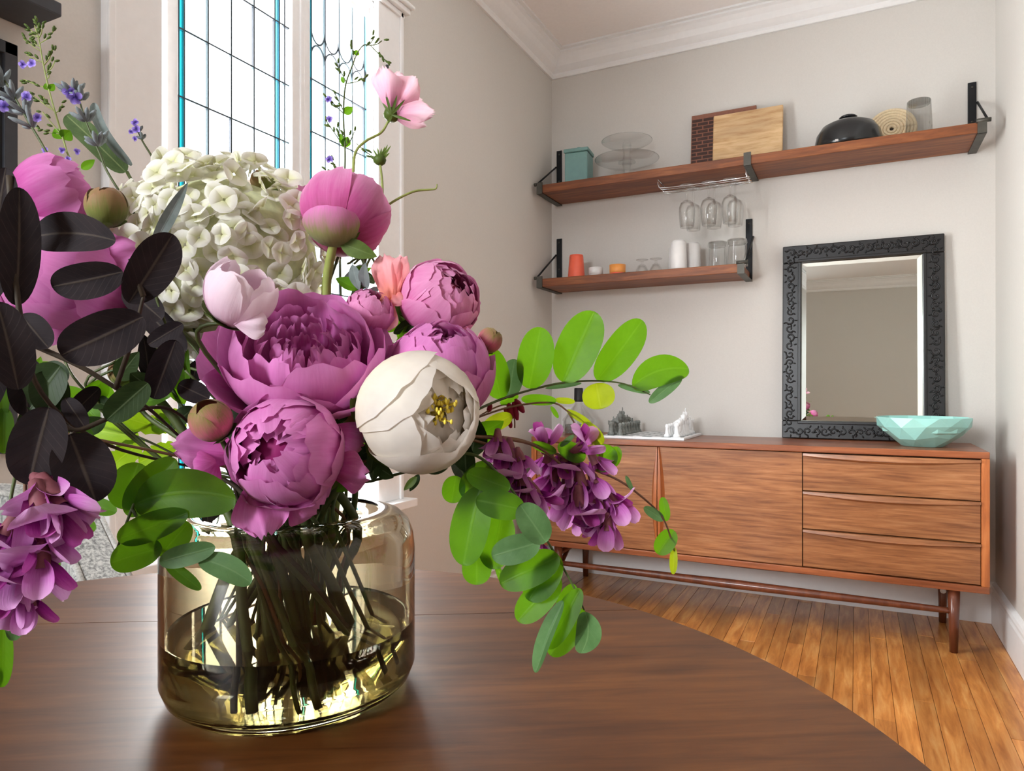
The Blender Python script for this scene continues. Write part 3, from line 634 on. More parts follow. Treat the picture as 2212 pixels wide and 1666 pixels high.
for px, wh in ((1387, 'beside the orange cup'), (1417, 'beside the white tumblers')): cup('cordial_glass', 'small clear footed glass upside down ' + wh, 'glass', px, 3.42, [(0, .075), (.03, .075), (.03, .072), (.006, .066), (.006, .052), (.018, .046), (.031, .02), (.033, 0), (.031, 0), (.028, .02), (.014, .043), (0, .045)], 'clear2', [('foot', [(.03, .0745), (.031, .0735), (.03, .0725), (.029, .0735), (.03, .0745)], 'clear2')], 'small footed glasses')
for px, Y, lab in ((1466, 3.385, 'white tall tumbler upside down nearest the footed glasses'), (1496, 3.47, 'greyish white tall tumbler behind the other on lower shelf'), (1461, 3.51, 'white tall tumbler at the back against the wall')):
    cup('tall_tumbler', lab, 'tumbler', px, Y, [(0, .142), (.03, .142), (.036, .137), (.041, .01), (.041, 0), (.038, 0), (.034, .13), (0, .134)], 'cupwhite', [('foot_ring', [(.026, .141), (.03, .141), (.029, .145), (.026, .145)], 'cupwhite')])
for px, Y, lab in ((1550, 3.42, 'heavy clear tumbler upside down beside the white tumblers'), (1592, 3.40, 'heavy clear tumbler upside down at the bracket end of the lower shelf')):
    cup('heavy_tumbler', lab, 'tumbler', px, Y, [(0, .128), (.044, .128), (.046, .12), (.047, .11), (.044, .104), (.049, .01), (.049, 0), (.044, 0), (.039, .098), (0, .104)], 'clear2', [('thick_base', [(0, .106), (.04, .106), (.042, .126), (0, .126)], 'smoke')])
# wine glass rack and hanging glasses
rk = thing('stemware_rack', 'chrome wire stemware rack screwed under the upper shelf', 'rack', (-.62, 3.43, ZU - .08)); zr = ZU - .042 - .045
xa, xb = px2x(1440, 3.40), px2x(1612, 3.40)
for yy in (3.355, 3.385, 3.43, 3.46):
    MB().tube([(xa - .03, yy, ZU - .043), (xa - .028, yy, zr + .012), (xa + .02, yy, zr), (xb - .01, yy, zr), (xb + .004, yy, zr + .012), (xb + .004, yy, ZU - .043)], .0022, 6, 3).out('wire', M['chrome'], rk)
for xx in (xa - .03, xb + .004): MB().tube([(xx, 3.35, ZU - .0445), (xx, 3.47, ZU - .0445)], .0025, 6).out('cross_wire', M['chrome'], rk)
def wineglass(px, Y, label):
    L = Vector((px2x(px, Y), Y, zr + .003)); t = thing('wine_glass', label, 'wine glass', L - Vector((0, 0, .2)), 'hanging wine glasses')
    MB().lathe([(0, .004), (.01, .003), (.034, .001), (.034, 0), (.008, -.002), (0, -.002)], L, 28).out('foot', M['clear'], t)
    MB().tube([L, L - Vector((0, 0, .075))], [.0045, .0035, .0045], 10).out('stem', M['clear2'], t)
    MB().lathe([(0, -.072), (.012, -.074), (.03, -.086), (.038, -.106), (.039, -.125), (.036, -.18), (.032, -.205), (.031, -.205), (.037, -.125), (.036, -.107), (.028, -.088), (0, -.076)], L, 30).out('bowl', M['clear2'], t)
for row, Yw, pxs_ in (('front', 3.37, (1484, 1531, 1577)), ('rear', 3.445, (1498, 1543, 1588))):
    for px, wh in zip(pxs_, ('farthest from the middle bracket', 'in the middle', 'next to the middle bracket')): wineglass(px, Yw, 'wine glass hanging upside down in the %s rack row, %s' % (row, wh))
# ---------------------------------------------------------------- left wall: charcoal shelf and black board
sh = thing('mantel_shelf', 'charcoal painted narrow shelf on the wall left of the window', 'shelf', (XL, .5, 1.84))
pa = onX(62, 66, XL); ze = pa.z; ye = pa.y
MB().box(XL, XL + .115, -.3, ye, ze, ze + .028, .003).out('shelf_board', M['charcoal'], sh, False); MB().box(XL, XL + .095, -.28, ye - .02, ze + .028, ze + .05, .003).out('upper_moulding', M['charcoal'], sh, False)
pb = onX(27, 103, XL)
ch = thing('black_wall_board', 'black framed board hanging under the charcoal shelf', 'board', (XL, .4, .9))
MB().box(XL, XL + .012, -.2, pb.y - .02, .9, pb.z - .02).out('board', M['black'], ch, False)
m = MB(); m.box(XL, XL + .02, pb.y - .025, pb.y, .88, pb.z, .002); m.box(XL, XL + .02, -.2, pb.y, pb.z - .025, pb.z, .002); m.out('frame', M['charcoal'], ch, False)
# ---------------------------------------------------------------- tweed tub chair
A = at(160, 1092, 1.09); B = at(232, 1252, .99); A.z -= .0; dirc = Vector((B.x - A.x, B.y - A.y, 0)).normalized(); lat = Vector((dirc.y, -dirc.x, 0))
if lat.dot(RT) > 0: lat = -lat                                   # towards picture left
cw = .42
ctr = Vector((A.x, A.y, 0)) + lat * cw / 2
chair = thing('tub_chair', 'grey tweed tub chair pulled up behind the round table', 'chair', (ctr.x, ctr.y, 0))
path = []
for k in range(0, 6): path.append((Vector((B.x, B.y, 0)).lerp(Vector((A.x, A.y, 0)), k / 5), B.z + (A.z - B.z) * k / 5))
for k in range(1, 12):
    a = PI * k / 12; p = ctr - lat * (cw / 2) * math.cos(a) - dirc * (cw * .5) * math.sin(a); path.append((p, A.z + .03 * math.sin(a)))
A2, B2 = Vector((A.x, A.y, 0)) + lat * cw, Vector((B.x, B.y, 0)) + lat * cw
for k in range(0, 6): path.append((A2.lerp(B2, k / 5), A.z + (B.z - A.z) * k / 5))
V = []; F = []; n = len(path); hw = .034; w1 = []; w2 = []
for i, (p, z) in enumerate(path):
    T = (path[min(i + 1, n - 1)][0] - path[max(i - 1, 0)][0]).normalized(); S = Vector((T.y, -T.x, 0))
    for off, zz in ((-hw, .34), (-hw, z - .012), (-hw + .01, z), (hw - .01, z), (hw, z - .012), (hw, .34)): V.append(p + S * off + Vector((0, 0, zz)))
    w1.append(p + S * (-hw + .004) + Vector((0, 0, z - .003))); w2.append(p + S * (hw - .004) + Vector((0, 0, z - .003)))
for i in range(n - 1):
    for j in range(6): F.append((i * 6 + j, i * 6 + (j + 1) % 6, i * 6 + 6 + (j + 1) % 6, i * 6 + 6 + j))
F += [(5, 4, 3, 2, 1, 0), tuple((n - 1) * 6 + j for j in range(6))]
obj('shell', V, F, M['tweed'], chair, False)
for w_ in (w1, w2): MB().tube(w_, .0045, 8).out('welt', M['welt'], chair)
sc_ = ctr + dirc * .12; Rm = Matrix.Translation((sc_.x, sc_.y, 0)) @ Matrix.Rotation(math.atan2(dirc.y, dirc.x), 4, 'Z')
MB().box(-.3, .22, -.2, .2, .36, .48, .03, Rm).out('seat_cushion', M['tweed'], chair)
for sx in (-.25, .18):
    for sy in (-.19, .19):
        b_ = Rm @ Vector((sx, sy, 0)); MB().tube([b_ + Vector((0, 0, .36)), b_ + Vector((0, 0, .001))], [.018, .012], 10).out('leg', M['walnuty'], chair)
# ---------------------------------------------------------------- round table
TC = Vector((-.451, .261, 0)); TR = .576; TZ = .752; ta = math.radians(30.7)
TMx = Matrix.Translation(TC) @ Matrix.Rotation(ta, 4, 'Z')
tb = thing('round_table', 'round dark brown wooden dining table with a leaf seam', 'table', TC)
sd = Vector((math.cos(ta), math.sin(ta), 0)); sn = Vector((-sd.y, sd.x, 0)); so = (Vector((-.451, .659, 0)) - TC).dot(sn)
def slab(y0, y1, z0, z1, R_):
    """part of a disc between two chords (table-local y)"""
    g_ = .0008; a0 = math.asin(max(-1, min(1, y0 / R_))); a1 = math.asin(max(-1, min(1, y1 / R_))); n = 60; pr = []
    for k in range(n + 1): a = a0 + (a1 - a0) * k / n; pr.append((R_ * math.cos(a), R_ * math.sin(a)))
    for k in range(n + 1): a = a1 + (a0 - a1) * k / n; pr.append((-R_ * math.cos(a), R_ * math.sin(a)))
    N = len(pr); e = .003
    V = [(x_, y_, z0) for x_, y_ in pr] + [(x_, y_, z1 - e) for x_, y_ in pr] + [(x_ * (1 - e / R_), y_ * (1 - e / R_) if abs(abs(y_) - R_) < .2 * R_ or True else y_, z1) for x_, y_ in pr]
    F = [(i, (i + 1) % N, N + (i + 1) % N, N + i) for i in range(N)] + [(N + i, N + (i + 1) % N, 2 * N + (i + 1) % N, 2 * N + i) for i in range(N)] + [tuple(range(N))[::-1], tuple(range(2 * N, 3 * N))]
    return V, F
for y0_, y1_ in ((so + .0006, TR), (so - .55, so - .0006), (-TR, so - .5512)):
    if y0_ < -TR: y0_ = -TR
    V, F = slab(y0_, y1_, TZ - .024, TZ, TR); o = obj('top_board', V, F, M['table'], tb, False); o.matrix_local = Matrix.Rotation(ta, 4, 'Z'); o.data.transform(Matrix.Translation(TC))
def tl(name, mb, mat):
    o = obj(name, mb.V, mb.F, M[mat], tb); o.data.transform(Matrix.Translation(TC)); o.matrix_local = Matrix.Rotation(ta, 4, 'Z'); return o
tl('edge_band', MB().lathe([(TR - .004, TZ - .03), (TR + .0035, TZ - .028), (TR + .0045, TZ - .016), (TR + .003, TZ - .006), (TR - .001, TZ - .003), (TR - .006, TZ - .02)], (0, 0, 0), 120), 'tableedge')
tl('apron', MB().lathe([(TR - .09, TZ - .1), (TR - .07, TZ - .1), (TR - .07, TZ - .025), (TR - .09, TZ - .025), (TR - .09, TZ - .1)], (0, 0, 0), 80), 'tableedge')
tl('pedestal', MB().lathe([(0, .1), (.08, .1), (.075, .16), (.05, .22), (.06, .35), (.045, .5), (.07, .62), (.12, TZ - .03), (0, TZ - .03)], (0, 0, 0), 32), 'tableedge')
for k in range(4):
    a = k * PI / 2 + .4; d = Vector((math.cos(a), math.sin(a), 0)); tl('foot', MB().tube([d * .04 + Vector((0, 0, .16)), d * .2 + Vector((0, 0, .12)), d * .36 + Vector((0, 0, .03)), d * .42 + Vector((0, 0, .021))], [.035, .03, .022, .02], 10, 4), 'tableedge')
# ================================================================ bouquet
VC = at(633, 838, .602); VC.z = TZ; VS = .957; VR = .11
vase = thing('glass_vase', 'wide smoky olive glass vase with rounded shoulders on the round table', 'vase', (VC.x, VC.y, TZ))
prof = [(0, .0008), (.088, .0008), (.098, .003), (.106, .010), (VR, .02), (VR, .118), (.1085, .130), (.104, .1405), (.096, .147), (.086, .150), (.079, .1508), (.0765, .149), (.079, .1468), (.087, .1462), (.095, .143), (.1015, .1365), (.1052, .128), (.1062, .118), (.1062, .024), (.103, .016), (.094, .0115), (0, .010)]
MB().lathe([(r_ * VS, z_ * 1.02) for r_, z_ in prof], VC, 96).out('glass_body', M['vase'], vase)
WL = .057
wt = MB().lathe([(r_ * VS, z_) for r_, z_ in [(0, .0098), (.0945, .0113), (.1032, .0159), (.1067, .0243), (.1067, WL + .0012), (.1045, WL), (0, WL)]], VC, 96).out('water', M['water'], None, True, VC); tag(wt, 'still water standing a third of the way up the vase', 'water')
for f in wt.data.polygons:
    if f.center.z > WL - .0005: f.use_smooth = False
def neck(k, r=.056):
    a = k * 2.399; q = r * math.sqrt((k % 9 + .5) / 9); return VC + Vector((math.cos(a) * q, math.sin(a) * q, .15))
nk = [0]
def stem_to_vase(parent, start, rad=.0033, mat='stem', via=None, name='stem'):
    nk[0] += 1; k = nk[0]; n = neck(k); rel = n - VC
    rr_ = Matrix.Rotation(1.25 + .5 * math.sin(k * 3.3), 3, 'Z') @ Vector((rel.x, rel.y, 0)); foot = VC + Vector((rr_.x * 1.45 + math.cos(k * 1.7) * .02, rr_.y * 1.45 + math.sin(k * 1.7) * .02, .0155 + .004 * (k % 3)))
    fl = Vector((foot.x - VC.x, foot.y - VC.y, 0))
    if fl.length > .082: foot -= fl.normalized() * (fl.length - .082)
    pts = [start] + ([via] if via else []) + [start.lerp(n, .62) + Vector((0, 0, .012)), n, n.lerp(foot, .5), foot]
    return MB().tube(pts, [rad * .8, rad, rad * 1.25, rad * 1.35, rad * 1.35], 7, 6).out(name, M[mat], parent)
# ---- petals, leaves
def petal(R_, f0, f1, wd, rg, flare=0, ruf=.03, notch=.06, nu=13, nv=13, bulge=0, tipcurl=0):
    V = []; F = []; U = []; ph = [rg.uniform(0, 6.28) for _ in range(5)]; sk = rg.uniform(-.12, .12)
    for i in range(nv):
        v = i / (nv - 1)
        for j in range(nu):
            u = -1 + 2 * j / (nu - 1)
            edge = 1 - .13 * abs(u) ** 2.6 - notch * (.5 + .5 * math.sin(u * 5 + ph[0])) * (.5 + .5 * math.sin(u * 11 + ph[1])) - notch * .35 * (1 + math.sin(u * 23 + ph[4])) * .5
            vv = v * edge; f = f0 + (f1 - f0) * vv
            prof_ = math.sin(PI * (.1 + .60 * v)) ** .8
            lam = u * wd * prof_ + sk * v
            r = R_ * (1 + flare * vv ** 2 + bulge * math.sin(PI * vv) + ruf * v * (math.sin(u * 4.2 + ph[2]) * .6 + math.sin(u * 8.5 + vv * 4 + ph[3]) * .4) + tipcurl * max(0, vv - .7) ** 2 * 6 + .05 * ruf / .03 * (abs(u) ** 4) * v * .3)
            V.append(Vector((math.cos(lam) * math.sin(f), math.sin(lam), -math.cos(lam) * math.cos(f))) * r); U.append(((u + 1) / 2, v))
    for i in range(nv - 1):
        for j in range(nu - 1): F.append((i * nu + j, i * nu + j + 1, (i + 1) * nu + j + 1, (i + 1) * nu + j))
    return V, F, U
def bloom(name, label, cat, c, axis, R_, layers, seed, stemlen=.03, mat='pink', squash=1, group=None, stemr=.0033, stemmat='stem', sepals=4, stem=True, via=None, az0=0, twist=None, core=True):
    rg = random.Random(seed); A_ = Vector(axis).normalized(); Mx = Matrix.Translation(c) @ frame(A_, twist) @ Matrix.Diagonal((1, 1, squash, 1))
    base = Vector(c) - A_ * R_ * squash
    t = thing(name, label, cat, base, group)
    for li, L in enumerate(layers):
        n, rr, f1, wd, kw = L[0], L[1], L[2], L[3], (L[4] if len(L) > 4 else {})
        kw = dict(kw); mt = kw.pop('mat', mat); off = kw.pop('off', None); zo = kw.pop('z', 0)
        a0 = rg.uniform(0, 6.28) if off is None else off
        for k in range(n):
            az = az0 + a0 + 2 * PI * k / n + rg.uniform(-.13, .13)
            V, F, U = petal(R_ * rr * rg.uniform(.96, 1.03), .06, f1 * PI * rg.uniform(.95, 1.04), wd * rg.uniform(.9, 1.1), rg, **kw)
            Rz_ = Mx @ Matrix.Rotation(az, 4, 'Z'); obj('petal', [Rz_ @ (v + Vector((0, 0, zo * R_))) for v in V], F, M[mt], t, True, U)
    if len(layers) > 3 and core:
        cm = MB().ell((0, 0, 0), (R_ * .5, R_ * .5, R_ * .55), 16); obj('flower_core', [Mx @ v for v in cm.V], cm.F, M[mat], t, True, cm.U)
    for k in range(sepals):
        V, F, U = petal(R_ * 1.06, .05, .3 * PI, .35, rg, flare=.1, nu=7, nv=7); Rz_ = Mx @ Matrix.Rotation(2 * PI * k / max(1, sepals) + .4, 4, 'Z')
        obj('sepal', [Rz_ @ v for v in V], F, M['sepal'], t, True, U)
    if stem: stem_to_vase(t, base + A_ * R_ * .05, stemr, stemmat, via or base - A_ * stemlen)
    return t
def leafgeo(p0, p1, wd, roll=0, bend=.08, fold=.12, arc=0, shape='oval', nu=9, nv=19, ruf=0, rg=None, lobes=0, notch=0):
    p0, p1 = Vector(p0), Vector(p1); L = p1 - p0; ln = L.length; l = L / ln; vd = (EYE - (p0 + p1) / 2).normalized()
    s = l.cross(vd).normalized(); s = Quaternion(l, math.radians(roll)) @ s; n = s.cross(l) * -1
    if n.dot(vd) < 0 and abs(roll) < 90: n = -n
    V = []; F = []; U = []; ph = rg.uniform(0, 6) if rg else 0
    for i in range(nv):
        v = .5 - .5 * math.cos(PI * i / (nv - 1))
        if shape == 'oval': h = max(0, 1 - abs(2 * v - 1) ** 2.3) ** .5
        elif shape == 'ob': h = max(0, 1 - abs((v - .58) / (.58 if v < .58 else .42)) ** 2.2) ** .55
        elif shape == 'lance': h = max(0, math.sin(PI * v ** .8)) ** .8
        elif shape == 'long': h = max(0, 1 - abs(2 * v - 1) ** 5) ** .5
        elif shape == 'fan': h = (.12 + .88 * min(1, v / .72) ** .8) * (1 if v < .8 else max(.0, 1 - ((v - .8) / .2) ** 2 * .55))
        else: h = math.sin(PI * v)
        if lobes: h *= .68 + .32 * abs(math.sin(v * PI * lobes + .3))
        for j in range(nu):
            u = -1 + 2 * j / (nu - 1)
            vv = v - (notch * v * (abs(math.sin(u * 7.5 + ph)) * .7 + abs(u) ** 2 * .8) if notch else 0)
            p = p0 + l * (ln * vv) + s * (u * h * wd / 2 + arc * ln * 4 * v * (1 - v)) + n * (bend * ln * 4 * v * (1 - v) - fold * wd * (1 - abs(u)) * h + ruf * ln * v * math.sin(u * 6 + v * 5 + ph))
            V.append(p); U.append(((u + 1) / 2, v))
    for i in range(nv - 1):
        for j in range(nu - 1): F.append((i * nu + j, i * nu + j + 1, (i + 1) * nu + j + 1, (i + 1) * nu + j))
    return V, F, U
lrg = random.Random(21)
def leaf(parent, b, tp, wpx, d, d2=None, mat='locust', name='leaf', **k):
    d2 = d if d2 is None else d2; k.setdefault('rg', lrg)
    V, F, U = leafgeo(at(b[0], b[1], d), at(tp[0], tp[1], d2), wpx * (d + d2) / 2 / FOC, **k); return obj(name, V, F, M[mat], parent, True, U)
def stempx(parent, pts, rad, mat='stem', name='stem', sm=6, n=7): return MB().tube([at(*p) for p in pts], rad, n, sm).out(name, M[mat], parent)
# ---- peonies
G = 'pink peonies of the bouquet'
glob = [(5, 1.0, .62, .80, dict(flare=.06, ruf=.035)), (5, .97, .76, .76, dict(ruf=.03)), (5, .93, .84, .66, dict(ruf=.035)), (5, .88, .90, .58, dict(ruf=.045, notch=.1)), (6, .78, .94, .5, dict(ruf=.06, notch=.12)), (5, .62, .97, .55, dict(ruf=.08, notch=.14))]
def px_R(p, d): return p * d / FOC
# A: the big open one
openA = [(5, 1.06, .50, .88, dict(flare=.2, ruf=.05, tipcurl=.1)), (4, 1.0, .62, 1.0, dict(flare=.08, ruf=.035, notch=.08)), (4, .95, .68, .9, dict(ruf=.035, notch=.08)), (6, .78, .68, .55, dict(ruf=.06, notch=.12  )), (7, .6, .72, .5, dict(ruf=.1, notch=.16)), (6, .42, .76, .5, dict(ruf=.14, notch=.2)), (5, .25, .8, .6, dict(ruf=.15, notch=.2))]
pa_ = bloom('peony', 'largest wide open pink peony in the middle with ruffled centre', 'peony', at(655, 757, .53), cv(.18, .74, .64), px_R(160, .53), openA, 3, squash=.84, group=G, core=False)
# B: lower globe with loose guard petals
pb_ = bloom('peony', 'globe shaped pink peony with loose drooping petals above the vase rim', 'peony', at(620, 976, .485), cv(-.10, .14, .98), px_R(122, .485), glob, 14, group=G, via=VC + Vector((.01, -.02, .2)))
for b, tp, wd, d2, k in (((520, 985), (368, 962), 118, .50, dict(roll=-25, bend=-.12, ruf=.04)), ((555, 1030), (575, 1172), 118, .47, dict(roll=10, bend=.14, ruf=.06)), ((690, 1010), (803, 1030), 105, .49, dict(roll=30, bend=-.1, ruf=.05)), ((640, 1040), (700, 1102), 150, .485, dict(roll=20, bend=.1, ruf=.04)), ((690, 930), (790, 960), 80, .52, dict(roll=-10, ruf=.04)), ((470, 1000), (440, 1030), 150, .51, dict(roll=20, ruf=.04))):
    leaf(pb_, b, tp, wd, .495, d2, 'pink', 'petal', shape='fan', nu=13, fold=-.18, notch=.14, **k)
# C: seen from behind, high on its stem
bk = [(5, 1.0, .66, .80, dict(flare=.05, ruf=.055, notch=.1)), (5, .95, .76, .70, dict(ruf=.05)), (5, .86, .84, .64, dict(ruf=.05)), (5, .7, .9, .6, {})]
pc_ = bloom('peony', 'pink peony seen from behind with green flushed outer petal and stout stem', 'peony', at(748, 462, .60), cv(.10, .62, -.55), px_R(92, .60), bk, 31, group=G, stemr=.0045, stemmat='stemlight', sepals=0, via=at(705, 640, .60), mat='rose')
V, F, U = petal(px_R(72, .575), .12, .60 * PI, 1.0, random.Random(2), ruf=.01, notch=.02); Mx = Matrix.Translation(at(722, 462, .578)) @ frame(cv(0, .95, .3), cv(0, -.3, .95)); obj('outer_petal', [Mx @ v for v in V], F, M['budface'], pc_, True, U)
for b, tp, wd in (((735, 525), (815, 555), 40), ((740, 520), (780, 490), 30), ((735, 522), (690, 505), 22)): leaf(pc_, b, tp, wd, .575, mat='sepal', name='sepal', shape='lance')
leaf(pc_, (690, 470), (640, 400), 60, .61, mat='rose', name='petal', shape='fan', ruf=.05, notch=.1)
pd_ = bloom('peony', 'round half closed pink peony leaning right of the coral sweet pea', 'peony', at(950, 648, .60), cv(.55, .45, .55), px_R(88, .60), glob, 45, group=G, mat='rose')
pe_ = bloom('peony', 'broad pink peony partly hidden behind the white peony', 'peony', at(952, 800, .565), cv(.10, .75, .30), px_R(112, .565), glob, 52, group=G, squash=1.05)
pf_ = bloom('peony', 'small pink peony squeezed between the open one and the sweet pea', 'peony', at(800, 672, .58), cv(.3, .8, .3), px_R(52, .58), glob[:4], 66, group=G, mat='rose')
pg_ = bloom('peony', 'bright pink peony with smooth petals beside the green bud and lavender', 'peony', at(128, 425, .56), cv(.6, .35, -.3), px_R(88, .56), bk, 71, group=G)
ph_ = bloom('peony', 'large pink peony half hidden behind the dark smoke bush leaves', 'peony', at(140, 600, .56), cv(-.35, .2, .6), px_R(135, .56), glob, 88, group=G)
leaf(ph_, (140, 590), (300, 545), 90, .55, mat='pink', name='petal', shape='fan', ruf=.04, fold=-.1)
leaf(ph_, (110, 640), (130, 745), 110, .54, mat='pink', name='petal', shape='fan', ruf=.04, fold=-.1)
# white peony
wl = [(5, 1.0, .80, 1.0, dict(ruf=.012, notch=.02)), (4, .97, .87, .95, dict(ruf=.015, notch=.03)), (4, .93, .89, .75, dict(ruf=.03, notch=.06)), (4, .87, .93, .6, dict(ruf=.045, notch=.1)), (5, .76, .96, .55, dict(ruf=.05, notch=.1)), (4, .62, .98, .6, dict(ruf=.05, notch=.06))]
pw_ = bloom('peony', 'plump creamy white peony with yellow stamens showing in its centre', 'peony', at(905, 892, .50), cv(.58, .06, .80), px_R(132, .50), wl, 9, mat='white_p', squash=.98)
rg = random.Random(4); sm_ = MB(); cw_ = at(905, 892, .50); ax = cv(.60, .14, .80)
for k in range(44):
    a = rg.uniform(0, 6.28); q = rg.random() ** .5 * .012; e1 = ax.orthogonal().normalized(); e2 = ax.cross(e1); bse = cw_ + ax * .018 + (e1 * math.cos(a) + e2 * math.sin(a)) * q * .5
    tip = cw_ + ax * (.034 + rg.uniform(-.004, .002)) + (e1 * math.cos(a) + e2 * math.sin(a)) * q
    sm_.tube([bse, tip], .0006, 4); sm_.ell(tip, (.0011, .0011, .0018), 5)
sm_.out('stamen_tuft', M['yellow'], pw_, kind='stuff')
leaf(pw_, (900, 1030), (872, 1060), 16, .515, mat='sepal', name='sepal', shape='lance')
leaf(pw_, (905, 1025), (885, 1062), 18, .52, mat='smokegreen', name='sepal', shape='lance')
# white flower behind the hydrangea
bloom('peony', 'pale white flower turned to the window behind the hydrangea', 'peony', at(515, 478, .73), cv(.1, .5, -.7), px_R(92, .73), bk[:3], 19, mat='white_p', sepals=3)
# ---- buds
def bud(label, c, axis, r, mat, seed, group='unopened peony buds', squash=1.05):
    bl = [(3, 1.0, .82, 1.15, dict(ruf=.01, notch=.02)), (3, .95, .9, 1.1, dict(ruf=.01, notch=.02))]
    return bloom('peony_bud', label, 'flower bud', at(*c), axis, px_R(r, c[2]), bl, seed, mat=mat, squash=squash, sepals=3, group=group, stemr=.0022)
bud('round olive green peony bud beside the hydrangea and bright pink peony', (230, 445, .53), cv(.1, .9, .3), 42, 'budgreen', 1)
bud('round bud half green half pink resting on the lower peony', (456, 908, .47), cv(-.2, .8, .5), 46, 'budpink', 2)
bud('tiny pink and green bud at the right of the peonies', (1058, 735, .585), cv(.5, .8, .1), 27, 'budpink', 3)
bud('slim green bud poking out above the hydrangea', (572, 400, .66), cv(-.6, .6, .1), 25, 'budgreen', 4, squash=1.5)
bud('small greenish bud among the dark twigs', (262, 806, .58), cv(-.3, .8, .3), 26, 'budgreen', 6)
bud('green bud tucked under the big open peony', (765, 895, .56), cv(.3, .2, .6), 30, 'budgreen', 8)
# ---- hydrangea
hc = at(486, 566, .635); hx, hy, hz = .097, .087, .075
hyd = thing('hydrangea', 'big creamy white hydrangea head of many small florets', 'hydrangea', hc - UP * hy)
HM = Matrix((RT, UP, -FW)).transposed()
core = MB().ell((0, 0, 0), (hx * .86, hy * .86, hz * .86), 24); obj('flower_head', [hc + HM @ v for v in core.V], core.F, M['creamcore'], hyd)
fl = MB(); rg = random.Random(8)
for k in range(4):
    n0 = len(fl.V); pv = []; a0 = k * PI / 2
    V = []; F = []; U = []
    for i in range(6):
        v = i / 5; r_ = .0012 + v * .0108; hw_ = .0088 * math.sin(PI * (.06 + .60 * v)) ** .8
        for j in range(5):
            u = -1 + 2 * j / 4; x_ = r_ * (1 - .24 * u * u * v); z_ = .0035 * v * v * .6 - .0012 * (u * u) + .0018 * math.sin(v * 3)
            V.append(Matrix.Rotation(a0, 3, 'Z') @ Vector((x_, u * hw_, z_ + .0006 * (k % 2)))); U.append(((u + 1) / 2, v))
    for i in range(5):
        for j in range(4): F.append((i * 5 + j, i * 5 + j + 1, i * 5 + 6 + j, i * 5 + 5 + j))
    fl.add(V, F, U)
fo = fl.out('floret', M['cream'], hyd, uv=True); fm = fo.data
cnt = 0; N = 500
for k in range(N):
    z_ = 1 - 2 * (k + .5) / N; a = k * 2.39996; q = math.sqrt(1 - z_ * z_); d = Vector((q * math.cos(a), z_, q * math.sin(a)))
    if d.z < -.15 or cnt > 290: continue
    cnt += 1; dd = d + Vector((rg.gauss(0, .05), rg.gauss(0, .05), rg.gauss(0, .05))); s_ = rg.uniform(.93, 1.07)
    bulge = 1 + .06 * math.sin(d.x * 9) * math.sin(d.y * 8)
    p = hc + HM @ Vector((dd.x * hx, dd.y * hy, dd.z * hz)) * s_ * bulge
    nrm = (HM @ Vector((d.x / hx, d.y / hy, d.z / hz))).normalized() + Vector((rg.gauss(0, .42), rg.gauss(0, .42), rg.gauss(0, .42)))
    Mx = Matrix.Translation(p) @ frame(nrm) @ Matrix.Rotation(rg.uniform(0, 6.28), 4, 'Z') @ Matrix.Scale(rg.uniform(.72, 1.05), 4)
    if k == 0 or cnt == 1: fo.matrix_local = Matrix.Translation(-org(hyd)) @ Mx; fm.transform(Matrix.Translation(org(hyd)))
    else: inst(fm, hyd, Mx, 'floret')
# loose lower florets trailing down
for k in range(26):
    px_, py_ = rg.uniform(330, 470), rg.uniform(650, 790)
    if py_ > 700 + (px_ - 330) * .7: continue
    inst(fm, hyd, Matrix.Translation(at(px_, py_, rg.uniform(.60, .64))) @ frame(cv(rg.gauss(0, .4), rg.gauss(0, .4), 1)) @ Matrix.Rotation(rg.uniform(0, 6), 4, 'Z') @ Matrix.Scale(rg.uniform(.9, 1.15), 4), 'floret')
stem_to_vase(hyd, hc - UP * hy * .7, .004, 'stem')
# ---- blush cup flower
tulip = bloom('blush_flower', 'pale blush cupped flower with green calyx in front of the hydrangea', 'flower', at(520, 632, .475), cv(.42, .78, .30), px_R(72, .475), [(4, 1.0, .72, .78, dict(ruf=.03, notch=.05, flare=.08)), (4, .94, .80, .74, dict(ruf=.03, notch=.05))], 23, mat='blush', squash=1.08, sepals=5, stemr=.0018, via=at(428, 735, .49))
leaf(tulip, (500, 690), (575, 708), 62, .468, mat='blush', name='petal', shape='fan', ruf=.04, fold=-.2)
# ---- sweet pea
sp_ = thing('sweet_pea', 'coral pink sweet pea with curled petals beside the round peony', 'flower', at(850, 690, .585))
for b, tp, wd, k in (((845, 660), (832, 548), 72, dict(ruf=.09, roll=-20)), ((850, 655), (868, 550), 50, dict(ruf=.1, roll=40)), ((838, 625), (832, 722), 56, dict(ruf=.05, roll=15)), ((850, 620), (872, 662), 48, dict(ruf=.08, roll=-30))): leaf(sp_, b, tp, wd, .585, mat='coralp', name='petal', shape='fan', nu=11, fold=-.25, notch=.08, **k)
stem_to_vase(sp_, at(838, 700, .59), .0015)
